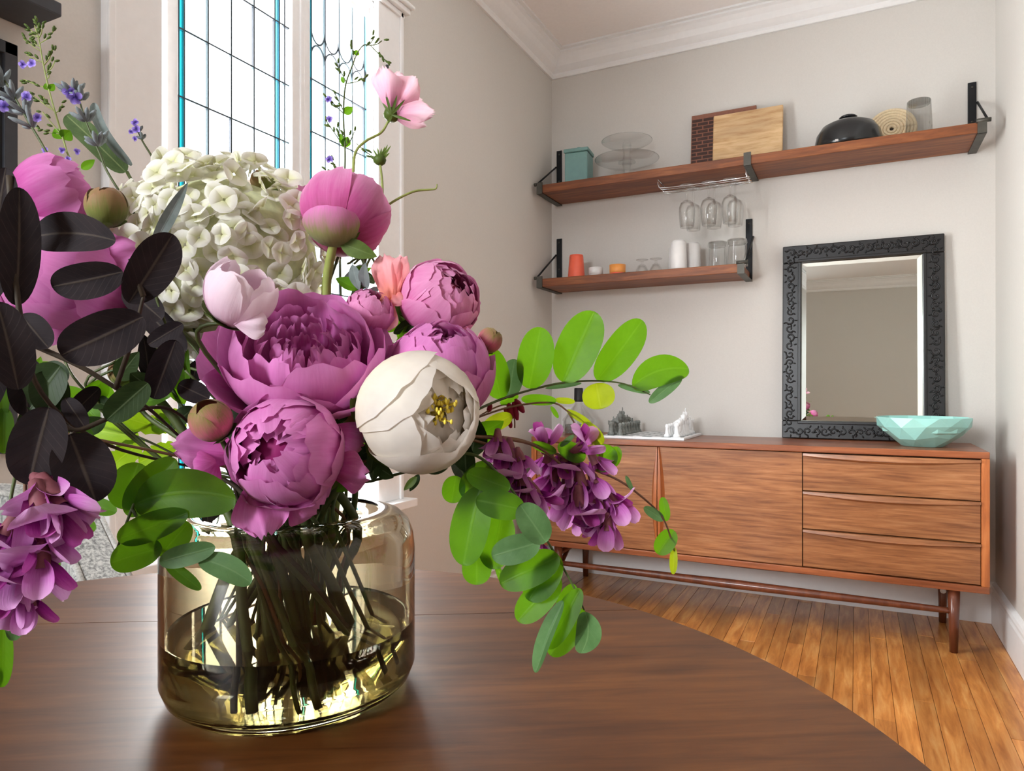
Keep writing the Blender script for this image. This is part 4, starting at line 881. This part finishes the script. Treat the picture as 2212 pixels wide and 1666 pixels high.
# ---- cosmos
co = thing('cosmos', 'open pink cosmos bloom on a thin curved stem against the window', 'cosmos', at(848, 255, .66))
cb = (846, 246)
for tp, wd, d2, roll in (((828, 138), 66, .65, 8), ((862, 150), 50, .69, -15), ((900, 160), 62, .67, 12), ((946, 243), 48, .65, -20), ((915, 215), 50, .70, 15), ((925, 272), 34, .66, 40)):
    leaf(co, cb, tp, wd, .66, d2, 'cosmosp', 'petal', shape='fan', nu=11, nv=15, roll=roll, bend=.09, fold=-.16, notch=.16)
MB().ell(at(846, 248, .66), (.008, .008, .007), 12).out('calyx', M['sepal'], co)
for tp in ((832, 200), (858, 205), (875, 215), (826, 222), (890, 262), (838, 268)): leaf(co, (846, 248), tp, 6, .652, mat='sepal', name='sepal', shape='lance', nu=3)
MB().lathe([(0, 0), (.007, .001), (.006, .004), (0, .005)], at(858, 226, .665), 12).out('flower_disc', M['yellow'], co)
stempx(co, [(843, 252, .66), (825, 285, .66), (790, 305, .655), (768, 330, .65), (762, 380, .64), (750, 500, .63)], [.0011, .0013, .0016], 'stemlight')
stem_to_vase(co, at(750, 500, .63), .0016)
cb2 = thing('cosmos_bud', 'spiky spent cosmos head with thin bracts below the open bloom', 'cosmos', at(822, 358, .64))
MB().ell(at(820, 346, .64), (.0062, .0062, .0052), 12).out('seed_head', M['sepal'], cb2)
for tp in ((806, 322), (815, 318), (824, 320), (832, 316), (838, 312), (845, 314), (842, 330), (800, 335)): leaf(cb2, (821, 348), tp, 5, .64, mat='sepal', name='bract', shape='lance', nu=3)
stempx(cb2, [(821, 354, .64), (826, 400, .635), (822, 445, .63), (790, 560, .62)], [.001, .0014], 'stemlight'); stem_to_vase(cb2, at(790, 560, .62), .0014)
td = thing('tendril', 'bare curling green tendril reaching right past the window casing', 'tendril', at(835, 445, .62))
stempx(td, [(820, 470, .62), (840, 442, .62), (890, 415, .63), (925, 410, .635), (941, 408, .635), (944, 398, .635)], [.0011, .0011, .0005], 'stemlight'); stem_to_vase(td, at(820, 470, .62), .0011)
# ---- smoke bush branches (dark leaves, left)
def branch(name, label, cat, base, stems, leaves, d, leafname='leaf', group=None, sr=.0016, smat='twig', tovase=None):
    t = thing(name, label, cat, at(*base), group)
    for st in stems: stempx(t, st, [sr * 1.2, sr, sr * .6], smat)
    for L in leaves:
        b, tp, wd = L[0], L[1], L[2]; k = dict(L[3]) if len(L) > 3 else {}
        dd = k.pop('d', d); d2 = k.pop('d2', dd); mt = k.pop('mat', 'smokeleaf'); mt = 'locust' if leafname == 'leaflet' and mt == 'smokegreen' else mt; leaf(t, b, tp, wd, dd, d2, mt, leafname, **k)
    if tovase: stem_to_vase(t, at(*tovase), sr * 1.2, smat)
    return t
ob = dict(shape='ob')
branch('smoke_bush_branch', 'upright smoke bush branch with long near black leaves at the picture edge', 'branch', (30, 860, .43), [[(20, 380, .43), (40, 660, .43), (90, 850, .45), (230, 960, .50), (420, 1010, .55)]], [
    ((35, 660), (42, 405), 78, dict(shape='oval', roll=10)), ((-20, 650), (12, 362), 80, dict(roll=-15)), ((40, 842), (-5, 652), 90, dict(roll=12, d=.42)), ((45, 680), (105, 752), 62, dict(d=.46)),
    ((-10, 700), (-45, 900), 80, {}), ((55, 770), (60, 900), 70, dict(d=.47)), ((100, 800), (115, 895), 75, dict(d=.47, mat='smokegreen')), ((10, 880), (8, 980), 36, dict(mat='locustdark', d=.5))], .43, tovase=(420, 1010, .55))
branch('smoke_bush_branch', 'spreading smoke bush branch with oval near black leaves over a half hidden pink peony', 'branch', (380, 930, .50), [[(70, 745, .46), (170, 790, .47), (250, 838, .48), (330, 890, .50), (430, 985, .54)], [(250, 838, .48), (290, 720, .46), (310, 640, .45)], [(310, 640, .45), (280, 560, .45)]], [
    ((250, 520), (66, 512), 88, dict(shape='ob', arc=.06, roll=15, d=.45)), ((266, 588), (112, 620), 80, dict(shape='oval', roll=-12, d=.44)), ((278, 655), (374, 506), 92, dict(shape='ob', roll=8, d=.45)),
    ((310, 685), (132, 768), 108, dict(shape='oval', roll=-10, d=.44)), ((380, 735), (332, 862), 66, dict(d=.52)), ((385, 830), (452, 862), 48, dict(d=.53)), ((215, 838), (153, 900), 44, dict(d=.49, roll=20)), ((300, 655), (400, 760), 56, dict(d=.55)), ((395, 700), (320, 745), 40, dict(d=.53)), ((270, 620), (350, 690), 60, dict(d=.53))], .45, tovase=(430, 985, .54))
branch('smoke_bush_branch', 'low smoke bush twig with two broad dark veined leaves above the purple blossoms', 'branch', (380, 880, .52), [[(105, 885, .44), (160, 930, .45), (250, 900, .47), (370, 885, .52), (470, 980, .56)], [(160, 930, .45), (150, 945, .45)]], [
    ((105, 880), (62, 1048), 108, dict(shape='oval', roll=10, d=.42)), ((152, 938), (208, 1085), 118, dict(shape='oval', roll=-8, d=.43)), ((320, 828), (230, 908), 62, dict(shape='oval', mat='smokegreen', d=.46)), ((130, 790), (62, 885), 92, dict(mat='smokegreen', d=.47, roll=25)), ((140, 860), (185, 925), 40, dict(d=.47)), ((90, 790), (140, 830), 60, dict(d=.48, mat='smokegreen'))], .43, tovase=(470, 980, .56))
# ---- lime lobed leaves glowing behind the twigs
branch('fern_sprig', 'lime green lobed fern leaves glowing behind the dark twigs', 'fern', (420, 1000, .62), [[(150, 900, .62), (300, 945, .62), (430, 1010, .60)], [(280, 940, .62), (380, 890, .62)]], [
    ((300, 945), (170, 925), 62, dict(lobes=6, mat='lime')), ((310, 950), (235, 1012), 55, dict(lobes=5, mat='lime')), ((360, 930), (225, 888), 50, dict(lobes=6, mat='lime')), ((330, 930), (395, 890), 48, dict(lobes=5, mat='lime')), ((380, 960), (300, 1000), 44, dict(lobes=5, mat='lime')), ((400, 930), (335, 880), 44, dict(lobes=5, mat='lime'))], .62, smat='stem', tovase=(430, 1010, .60), sr=.0012)
# ---- filler greenery, dark, between the flowers
rg = random.Random(77)
def filler(label, cx_, cy_, sx, sy, d, n, mats, wd=(26, 46), ln=(50, 95)):
    t = thing('filler_foliage', label, 'foliage', at(cx_, cy_ + sy, d))
    for k in range(n):
        x_, y_ = cx_ + rg.uniform(-sx, sx), cy_ + rg.uniform(-sy, sy); a = rg.uniform(0, 6.28); l_ = rg.uniform(*ln); dd = d + rg.uniform(-.02, .02)
        leaf(t, (x_, y_), (x_ + math.cos(a) * l_, y_ + math.sin(a) * l_), rg.uniform(*wd), dd, dd + rg.uniform(-.02, .02), rg.choice(mats), shape='lance', roll=rg.uniform(-40, 40))
    for k in range(3): stempx(t, [(cx_ + rg.uniform(-sx, sx), cy_ - sy, d), (cx_, cy_, d), (cx_ * .5 + 308, 1040, .60)], [.001, .0014], 'stem')
    stem_to_vase(t, at(cx_ * .5 + 308, 1040, .60), .0014)
filler('dark green filler leaves behind the two pink peonies', 480, 840, 90, 45, .58, 22, ['smokegreen', 'locustdark', 'smokeleaf'])
filler('dark glossy leaves between the lower pink peony and the white one', 775, 960, 40, 60, .57, 14, ['smokegreen', 'locustdark'], ln=(40, 80))
filler('dark leaves under the white peony at the vase mouth', 985, 985, 35, 40, .56, 9, ['smokegreen', 'locustdark'], (50, 70), (70, 100))
filler('green serrated leaves below the back facing peony', 785, 600, 40, 30, .60, 9, ['locustdark', 'smokegreen', 'sage'], (18, 34), (35, 60))
filler('shadowed leaves at the vase mouth behind the stems', 560, 1075, 120, 25, .62, 14, ['smokegreen', 'smokeleaf'], (24, 40), (50, 80))
filler('dark little leaves under the hydrangea head', 350, 800, 50, 50, .60, 12, ['smokegreen', 'smokeleaf'], (22, 36), (40, 70))
filler('dense dark leaves behind the smoke bush twigs', 190, 850, 150, 70, .57, 24, ['smokegreen', 'smokeleaf', 'locustdark'], (34, 56), (60, 110))
filler('hidden dark leaves among the pink peonies', 880, 735, 70, 60, .61, 12, ['smokegreen', 'locustdark'])
# ---- locust sprays
ov = dict(shape='oval')
branch('locust_spray', 'upper right locust spray of large backlit green leaflets', 'branch', (1040, 882, .58), [[(1000, 905, .57), (1038, 882, .58), (1090, 860, .59), (1145, 843, .60), (1215, 827, .61), (1290, 823, .62), (1350, 830, .62), (1405, 853, .62)]], [
    ((1143, 840), (1168, 707), 78, dict(roll=8, d=.60)), ((1216, 826), (1284, 673), 92, dict(roll=-6, d=.61)), ((1290, 822), (1388, 692), 74, dict(roll=12, d=.62)), ((1366, 835), (1488, 797), 66, dict(arc=-.12, d=.62)),
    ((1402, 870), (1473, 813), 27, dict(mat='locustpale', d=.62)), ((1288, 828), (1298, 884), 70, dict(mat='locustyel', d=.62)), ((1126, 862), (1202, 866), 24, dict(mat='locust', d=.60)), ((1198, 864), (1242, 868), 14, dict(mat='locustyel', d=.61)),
    ((1178, 839), (1256, 828), 10, dict(mat='locustpale', d=.62)), ((1082, 862), (1056, 752), 62, dict(mat='locustdark', d=.59)), ((1098, 860), (1112, 776), 50, dict(mat='locustpale', d=.60)), ((1335, 832), (1404, 848), 14, dict(mat='locustpale', d=.63)), ((1120, 855), (1080, 872), 16, dict(mat='locust', d=.6))], .6, 'leaflet', sr=.0010, smat='stem', tovase=(1000, 905, .57))
for o in list(bpy.data.objects):
    if o.name.startswith('leaflet') and o.data.materials[0] == M['smokeleaf']: o.data.materials[0] = M['locust']
branch('locust_spray', 'thin locust twig of small yellow green leaflets near the bottle', 'branch', (1180, 868, .60), [[(1005, 912, .58), (1100, 880, .59), (1190, 870, .60), (1228, 890, .60), (1262, 916, .60), (1296, 985, .60)], [(1228, 892, .60), (1250, 930, .60)]], [
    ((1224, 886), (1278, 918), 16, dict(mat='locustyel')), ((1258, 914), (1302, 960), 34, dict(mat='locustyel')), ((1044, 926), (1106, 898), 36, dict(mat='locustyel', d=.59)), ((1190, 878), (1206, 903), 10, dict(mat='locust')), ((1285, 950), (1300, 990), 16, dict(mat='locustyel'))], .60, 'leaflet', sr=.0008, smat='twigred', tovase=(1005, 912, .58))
branch('locust_spray', 'long arching locust twig ending in small pale leaflets before the sideboard', 'branch', (1030, 940, .57), [[(980, 950, .55), (1030, 943, .56), (1120, 950, .58), (1200, 980, .59), (1270, 1010, .60), (1340, 1040, .61), (1400, 1085, .62), (1432, 1120, .62), (1450, 1165, .62), (1456, 1190, .62)]], [
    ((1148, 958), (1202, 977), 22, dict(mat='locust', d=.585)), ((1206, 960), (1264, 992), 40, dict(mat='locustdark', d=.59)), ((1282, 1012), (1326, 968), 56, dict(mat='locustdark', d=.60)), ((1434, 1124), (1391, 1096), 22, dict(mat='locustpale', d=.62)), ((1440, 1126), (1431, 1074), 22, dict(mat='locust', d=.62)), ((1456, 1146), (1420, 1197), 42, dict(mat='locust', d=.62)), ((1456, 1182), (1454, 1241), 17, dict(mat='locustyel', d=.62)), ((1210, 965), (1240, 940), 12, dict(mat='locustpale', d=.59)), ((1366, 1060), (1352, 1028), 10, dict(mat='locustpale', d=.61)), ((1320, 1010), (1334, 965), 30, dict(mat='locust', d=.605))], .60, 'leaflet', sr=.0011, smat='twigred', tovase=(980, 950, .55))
branch('locust_spray', 'drooping locust spray of deep green leaflets hanging right of the vase', 'branch', (1010, 960, .54), [[(960, 980, .55), (1030, 985, .54), (1090, 1040, .53), (1150, 1120, .53), (1195, 1190, .53), (1235, 1260, .53), (1262, 1318, .53)], [(1090, 1040, .53), (1040, 1060, .53)], [(1195, 1190, .53), (1150, 1215, .53)]], [
    ((1102, 1056), (1008, 1022), 50, dict(mat='locustdark', d=.52)), ((1134, 1102), (1028, 1080), 62, dict(mat='locustdark', d=.515)), ((1180, 1172), (1124, 1090), 66, dict(mat='locustpale', d=.51, roll=10)), ((1166, 1172), (1062, 1202), 62, dict(mat='locustpale', d=.51)),
    ((1038, 1052), (1000, 1222), 86, dict(mat='locustdark', d=.53, roll=15)), ((985, 1028), (975, 1087), 50, dict(mat='locustdark', d=.55)), ((1085, 1105), (1062, 1230), 76, dict(mat='smokegreen', d=.54)), ((1030, 1186), (1030, 1264), 64, dict(mat='locust', d=.545)), ((1070, 1215), (1090, 1268), 14, dict(mat='locust', d=.545)),
    ((1208, 1202), (1080, 1262), 72, dict(mat='smokegreen', d=.525)), ((1204, 1198), (1142, 1298), 72, dict(mat='smokegreen', d=.53)), ((1208, 1245), (1118, 1342), 66, dict(mat='locust', d=.535)), ((1216, 1298), (1155, 1453), 40, dict(mat='locustpale', d=.52, roll=35, fold=.3)), ((1254, 1272), (1182, 1402), 50, dict(mat='locustdark', d=.525)), ((1262, 1318), (1188, 1416), 58, dict(mat='locust', d=.535)), ((1264, 1322), (1256, 1412), 56, dict(mat='locustpale', d=.53, roll=-10, arc=-.12)), ((1240, 1262), (1205, 1345), 40, dict(mat='locust', d=.54)), ((1060, 1000), (1000, 1075), 60, dict(mat='smokegreen', d=.55))], .53, 'leaflet', sr=.0011, smat='stem', tovase=(960, 980, .55))
branch('locust_spray', 'drooping locust spray of green leaflets hanging left of the vase', 'branch', (380, 960, .52), [[(440, 1020, .54), (380, 980, .52), (310, 1050, .48), (285, 1100, .46), (255, 1180, .46), (245, 1210, .46)], [(285, 1100, .46), (350, 1180, .46), (430, 1207, .46)]], [
    ((290, 1090), (510, 1080), 108, dict(mat='locustdark', d=.455, arc=-.10, roll=10, shape='oval')), ((272, 1112), (380, 992), 74, dict(mat='locust', d=.46, roll=-20, fold=.25)), ((262, 1100), (300, 1000), 80, dict(mat='locustdark', d=.465)), ((253, 1166), (406, 1108), 62, dict(mat='locustdark', d=.45)), ((350, 1182), (238, 1216), 68, dict(mat='locustdark', d=.45, roll=10)), ((345, 1202), (408, 1128), 60, dict(mat='smokegreen', d=.455)),
    ((344, 1215), (465, 1182), 48, dict(mat='locustpale', d=.45)), ((430, 1207), (543, 1260), 54, dict(mat='locustpale', d=.45, arc=-.06)), ((357, 1214), (434, 1274), 28, dict(mat='smokegreen', d=.455)), ((252, 1106), (178, 1082), 36, dict(mat='locust', d=.47)), ((206, 1146), (138, 1108), 36, dict(mat='locustdark', d=.47)), ((112, 1168), (116, 1256), 28, dict(mat='locustdark', d=.47))], .46, 'leaflet', sr=.0011, smat='stem', tovase=(440, 1020, .54))
branch('locust_spray', 'few bright green leaflets hanging under the purple blossoms at the picture edge', 'branch', (20, 1000, .43), [[(60, 930, .46), (20, 1100, .43), (10, 1350, .42)]], [((8, 1345), (6, 1485), 36, dict(mat='locust', d=.42)), ((35, 1310), (30, 1385), 34, dict(mat='locustpale', d=.42)), ((-5, 1430), (-25, 1500), 40, dict(mat='locust', d=.42)), ((5, 800), (0, 920), 30, dict(mat='locust', d=.5))], .42, 'leaflet', sr=.0011, smat='stem')
# ---- locust blossoms: banner, wings, keel, calyx
def mk(name, V, F, U, mat):
    me = bpy.data.meshes.new(name); me.from_pydata(V, [], F); me.polygons.foreach_set('use_smooth', [True] * len(me.polygons))
    L = me.uv_layers.new(name='UVMap')
    for lp in me.loops: L.data[lp.index].uv = U[lp.vertex_index]
    me.materials.append(M[mat]); return me
rgp = random.Random(15)
def pshape(length, width, curve, cup, wav=.0):
    V = []; F = []; U = []; nu, nv = 9, 9
    for i in range(nv):
        v = i / (nv - 1); h = max(.10, (1 - abs((v - .6) / (.6 if v < .6 else .42)) ** 2.4) if abs((v - .6) / (.6 if v < .6 else .42)) < 1 else .0) ** .55
        for j in range(nu):
            u = -1 + 2 * j / (nu - 1); a = curve * v
            x_ = u * h * width / 2; f = length * v
            V.append(Vector((x_, -math.sin(a) * f * .9 + cup * width * u * u * h + wav * length * math.sin(u * 5) * v, -math.cos(a) * f))); U.append(((u + 1) / 2, v))
    for i in range(nv - 1):
        for j in range(nu - 1): F.append((i * nu + j, i * nu + j + 1, (i + 1) * nu + j + 1, (i + 1) * nu + j))
    return V, F, U
BAN = mk('banner_petal', *pshape(.020, .022, -1.35, -.10, .05), 'lilac'); WNG = mk('wing_petal', *pshape(.019, .012, .35, -.35), 'lilac'); KEL = mk('keel_petal', *pshape(.018, .011, .6, -.6), 'magenta')
cal = MB().lathe([(0, .004), (.0022, .003), (.0034, -.002), (.004, -.007), (.0045, -.009)], n=10); CAL = mk('floret', cal.V, cal.F, [(0, .5)] * len(cal.V), 'calyx')
def raceme(label, base, stem, fl_, dflt, tovase, group='locust blossom clusters'):
    t = thing('locust_blossom', label, 'blossom', at(*base), group); stempx(t, stem, [.0014, .0011, .0006], 'twigred')
    for f in fl_:
        x_, y_, sc_, ang = f[0], f[1], f[2], f[3]; d = f[4] if len(f) > 4 else dflt; budd = len(f) > 5
        p = at(x_, y_, d + rgp.uniform(-.008, .008)); dn = cv(math.sin(math.radians(ang)) , -math.cos(math.radians(ang)), .25 + rgp.uniform(-.2, .2))
        Mx = Matrix.Translation(p - dn * .010 * sc_) @ frame(-dn, cv(rgp.uniform(-.8, .8), .2, .8)) @ Matrix.Rotation(rgp.uniform(0, 6.28), 4, 'Z') @ Matrix.Scale(sc_, 4)
        o = inst(CAL, t, Mx, 'floret')
        def sub(me, ML, nm):
            q = bpy.data.objects.new(nm, me); col.objects.link(q); q.parent = o; q.matrix_local = ML
        T0 = Matrix.Translation((0, 0, -.005))
        if not budd: sub(BAN, T0 @ Matrix.Translation((0, .001, 0)), 'banner_petal')
        sub(WNG, T0 @ Matrix.Rotation(1.25, 4, 'Z') @ Matrix.Translation((0, -.003, 0)), 'wing_petal'); sub(WNG, T0 @ Matrix.Rotation(-1.25, 4, 'Z') @ Matrix.Translation((0, -.003, 0)), 'wing_petal')
        sub(KEL, T0 @ Matrix.Rotation(PI, 4, 'Z') @ Matrix.Translation((0, -.001, 0)), 'keel_petal')
    if tovase: stem_to_vase(t, at(*tovase), .0012, 'twigred')
    return t
raceme('long lilac locust blossom cluster hanging before the sideboard doors', (1130, 955, .575), [(1010, 942, .55), (1130, 955, .575), (1190, 985, .585), (1240, 1035, .59), (1285, 1085, .59), (1305, 1130, .59)],
       [(1180, 1005, 1.25, -15), (1215, 1000, 1.3, -10), (1245, 1012, 1.2, 20), (1290, 1005, 1.15, 30), (1190, 1045, 1.3, -25), (1222, 1062, 1.35, -5), (1258, 1055, 1.3, 10), (1290, 1050, 1.2, 25), (1222, 1092, 1.35, -5), (1250, 1098, 1.45, 0), (1282, 1095, 1.4, 5), (1315, 1080, 1.3, 25), (1335, 1100, 1.3, 30), (1300, 1125, 1.35, 5), (1312, 1150, 1.2, 0, .585, 1), (1268, 1120, 1.2, 0), (1180, 948, 1.1, 170), (1262, 960, 1.2, 120)], .59, (1010, 942, .55))
raceme('shorter pink locust blossom cluster between white peony and green leaflets', (1060, 955, .56), [(1000, 945, .55), (1065, 965, .56), (1100, 990, .56), (1125, 1030, .56), (1160, 1085, .56)],
       [(1080, 985, 1.2, -10), (1105, 985, 1.15, 10), (1085, 1015, 1.2, -10), (1110, 1020, 1.3, 5), (1105, 1050, 1.2, -10), (1130, 1055, 1.2, 5), (1140, 1075, 1.25, 0), (1165, 1080, 1.3, 30), (1128, 1000, 1.0, 20), (1165, 1185, .8, 0, .56, 1), (1075, 960, 1.0, 0)], .56, (1000, 945, .55))
raceme('big purple locust blossom cluster hanging left under the dark leaves', (60, 960, .43), [(110, 930, .46), (60, 1000, .43), (55, 1120, .42), (50, 1230, .415), (60, 1320, .41)],
       [(120, 1085, 1.6, 40), (95, 1110, 1.6, 20), (140, 1105, 1.4, 60), (75, 1160, 1.6, 20), (45, 1180, 1.5, -10), (95, 1190, 1.4, 35), (30, 1235, 1.6, -10), (60, 1235, 1.7, 20), (90, 1235, 1.3, 10, .41, 1), (20, 1275, 1.5, -20), (65, 1315, 1.1, 10, .41, 1), (5, 1215, 1.5, -30), (20, 1300, 1.1, -10, .41, 1), (100, 1060, 1.3, 50), (10, 1160, 1.3, -20)], .415, (110, 930, .46))
t = thing('locust_bud_cluster', 'cluster of crimson locust buds beneath the upper right spray', 'flower bud', at(1080, 870, .60)); stempx(t, [(1010, 915, .58), (1060, 885, .6), (1095, 875, .6), (1110, 900, .6), (1112, 925, .6)], .0007, 'twigred'); stem_to_vase(t, at(1010, 915, .58), .001)
for x_, y_, x2, y2, w_ in ((1098, 870, 1107, 905, 16), (1108, 868, 1118, 908, 14), (1112, 862, 1132, 892, 15), (1060, 872, 1055, 892, 12), (1100, 905, 1104, 925, 10), (1090, 880, 1098, 900, 10)):
    a_, b_ = at(x_, y_, .60), at(x2, y2, .60); MB().tube([a_, a_.lerp(b_, .3), a_.lerp(b_, .7), b_], [.001, w_ * .0002, w_ * .0002, .001], 8, 3).out('bud', M['redbud'], t)
# ---- sage like leaves
t = branch('sage_sprig', 'long felted olive leaf leaning beside a curled grey one', 'leaf stem', (280, 370, .66), [[(275, 372, .66), (330, 480, .64), (420, 700, .62)]], [((272, 372), (143, 248), 46, dict(mat='olive', shape='long', roll=8)), ((284, 358), (203, 222), 24, dict(mat='sage', shape='long', arc=-.14, roll=30, fold=.4))], .66, sr=.0014, smat='stem', tovase=(420, 700, .62))
branch('sage_leaf', 'narrow grey green leaf slanting across the front of the hydrangea', 'leaf', (325, 540, .53), [[(325, 545, .53), (340, 650, .53), (400, 800, .55)]], [((325, 542), (406, 394), 28, dict(mat='sage', shape='lance', d=.53, d2=.55))], .53, sr=.0012, smat='stem', tovase=(400, 800, .55))
# ---- lavender and catmint sprigs
lr = random.Random(33)
def whorl(mb, p, axis, n, ln, rad, spread=.9):
    e1 = axis.orthogonal().normalized(); e2 = axis.cross(e1)
    for k in range(n):
        a = 2 * PI * k / n + lr.uniform(-.3, .3); d = (axis * (1 - spread * .5) + (e1 * math.cos(a) + e2 * math.sin(a)) * spread).normalized(); l_ = ln * lr.uniform(.8, 1.2)
        mb.tube([p, p + d * l_ * .35, p + d * l_ * .75, p + d * l_], [rad * .4, rad, rad, rad * .3], 6)
def floretl(parent, p, s, mat='lav'):
    mb = MB()
    for k in range(5):
        a = k * 1.257 + lr.random(); d = cv(math.cos(a), math.sin(a), .3); q = p + d * s * .9
        V, F, U = leafgeo(p, q, s * .8, shape='oval', nu=5, nv=6, roll=lr.uniform(-40, 40)); mb.add(V, F, U)
    mb.out('blossom', M[mat], parent, uv=True)
def lavender(label, stem, nodes, flowers, d, tovase, sc=1, group='lavender sprigs'):
    t = thing('lavender_sprig', label, 'lavender', at(stem[-1][0], stem[-1][1], d), group); stempx(t, [(x_, y_, d) for x_, y_ in stem], [.0007, .001, .0011], 'stem')
    ax = (at(stem[0][0], stem[0][1], d) - at(stem[1][0], stem[1][1], d)).normalized()
    for x_, y_, n, l_ in nodes:
        mb = MB(); whorl(mb, at(x_, y_, d), ax, n, l_ * d / FOC, 5.2 * d / FOC * sc, .75); mb.out('bud_whorl', M['lavbud'], t)
    for x_, y_, s_ in flowers: floretl(t, at(x_, y_, d - .004), s_ * d / FOC)
    stem_to_vase(t, at(stem[-1][0], stem[-1][1], d), .0011)
lavender('lavender sprig with the fullest purple head above the olive leaf', [(165, 195), (187, 265), (215, 330), (240, 385), (330, 520)], [(160, 205, 9, 34), (178, 215, 6, 26), (188, 262, 7, 36), (212, 315, 8, 34)], [(150, 200, 17), (165, 212, 18), (140, 190, 12)], .60, 1)
lavender('lavender sprig with grey buds crossing the black board', [(5, 165), (35, 215), (60, 260), (90, 310), (140, 400)], [(5, 185, 7, 36), (30, 215, 8, 34), (55, 245, 6, 36), (70, 275, 5, 40)], [(10, 230, 16), (58, 210, 14), (82, 255, 12)], .58, 1)
lavender('small lavender tip standing alone beside the window jamb', [(292, 268), (308, 305), (335, 350), (400, 470)], [(300, 285, 4, 14), (309, 300, 4, 14)], [(292, 265, 10), (295, 280, 11), (284, 285, 7), (292, 300, 7)], .68, 1, .6)
def sprig(label, stem, side, leaves, flowers, d, smat, lmat, group='catmint sprigs'):
    t = thing('catmint_sprig', label, 'herb sprig', at(stem[-1][0], stem[-1][1], d), group); stempx(t, [(x_, y_, d) for x_, y_ in stem], [.0005, .0008, .001], smat)
    for x0_, y0_, x1_, y1_, nb in side:
        stempx(t, [(x0_, y0_, d), ((x0_ + x1_) / 2 + 2, (y0_ + y1_) / 2 + 3, d), (x1_, y1_, d)], .0005, smat, 'side_stem', 3, 5)
        mb = MB()
        for k in range(nb):
            f = .35 + .65 * k / max(1, nb - 1); p = at(x0_ + (x1_ - x0_) * f + lr.uniform(-5, 5), y0_ + (y1_ - y0_) * f + lr.uniform(-5, 5), d); a = math.atan2(-(y1_ - y0_), x1_ - x0_) + lr.uniform(-.7, .7); q = p + cv(math.cos(a), math.sin(a), lr.uniform(-.3, .3)) * 11 * d / FOC
            mb.tube([p, p.lerp(q, .5), q], [.0006, .0012, .0007], 6)
        mb.out('calyx_cluster', M[lmat], t)
    for b, tp, w_ in leaves: leaf(t, b, tp, w_, d, mat=lmat if lmat in ('locustdark', 'smokegreen') else 'locustdark', shape='lance')
    for x_, y_, s_ in flowers: floretl(t, at(x_, y_, d - .003), s_ * d / FOC)
    stem_to_vase(t, at(stem[-1][0], stem[-1][1], d), .0011)
sprig('tall green catmint sprig rising in front of the charcoal shelf', [(75, 55), (85, 90), (92, 130), (105, 190), (120, 245), (138, 305), (155, 350), (230, 480)],
      [(80, 75, 62, 62, 5), (82, 85, 92, 55, 5), (84, 95, 115, 68, 5), (88, 110, 52, 85, 5), (86, 100, 70, 90, 4), (94, 135, 58, 118, 5), (94, 142, 114, 105, 6), (98, 160, 120, 130, 4), (104, 190, 52, 172, 5), (100, 170, 106, 160, 2), (118, 240, 70, 205, 6), (118, 245, 135, 225, 3), (118, 242, 92, 208, 4), (130, 290, 75, 275, 6), (132, 290, 92, 242, 3), (85, 70, 78, 50, 4), (85, 78, 68, 75, 4)],
      [((106, 195), (98, 180), 16), ((106, 195), (118, 182), 14), ((134, 300), (118, 278), 26), ((136, 300), (152, 282), 28), ((176, 365), (205, 345), 18)], [(50, 140, 11), (70, 138, 12), (78, 258, 11), (58, 205, 10), (98, 325, 9), (135, 325, 9), (167, 328, 9), (148, 345, 9)], .62, 'stemlight', 'sepal')
sprig('fine dark catmint sprig silhouetted against the right window sash', [(798, 98), (785, 98), (772, 115), (762, 140), (748, 178), (743, 215), (742, 260), (745, 315), (744, 390), (735, 560)],
      [(765, 128, 758, 92, 4), (748, 178, 728, 140, 5), (748, 180, 788, 168, 5), (742, 245, 708, 210, 6), (742, 240, 722, 200, 3), (744, 318, 705, 262, 5), (743, 300, 732, 275, 3), (746, 315, 765, 285, 3), (744, 385, 715, 345, 5), (744, 385, 700, 370, 3), (798, 98, 825, 88, 3), (800, 98, 838, 135, 7), (790, 100, 808, 80, 3), (770, 310, 800, 335, 6)],
      [((768, 120), (772, 108), 14), ((743, 245), (762, 232), 18), ((744, 318), (752, 295), 20), ((745, 318), (735, 288), 14), ((743, 180), (738, 165), 9)], [(710, 215, 9), (712, 258, 9), (712, 345, 10)], .67, 'stem', 'sepal')
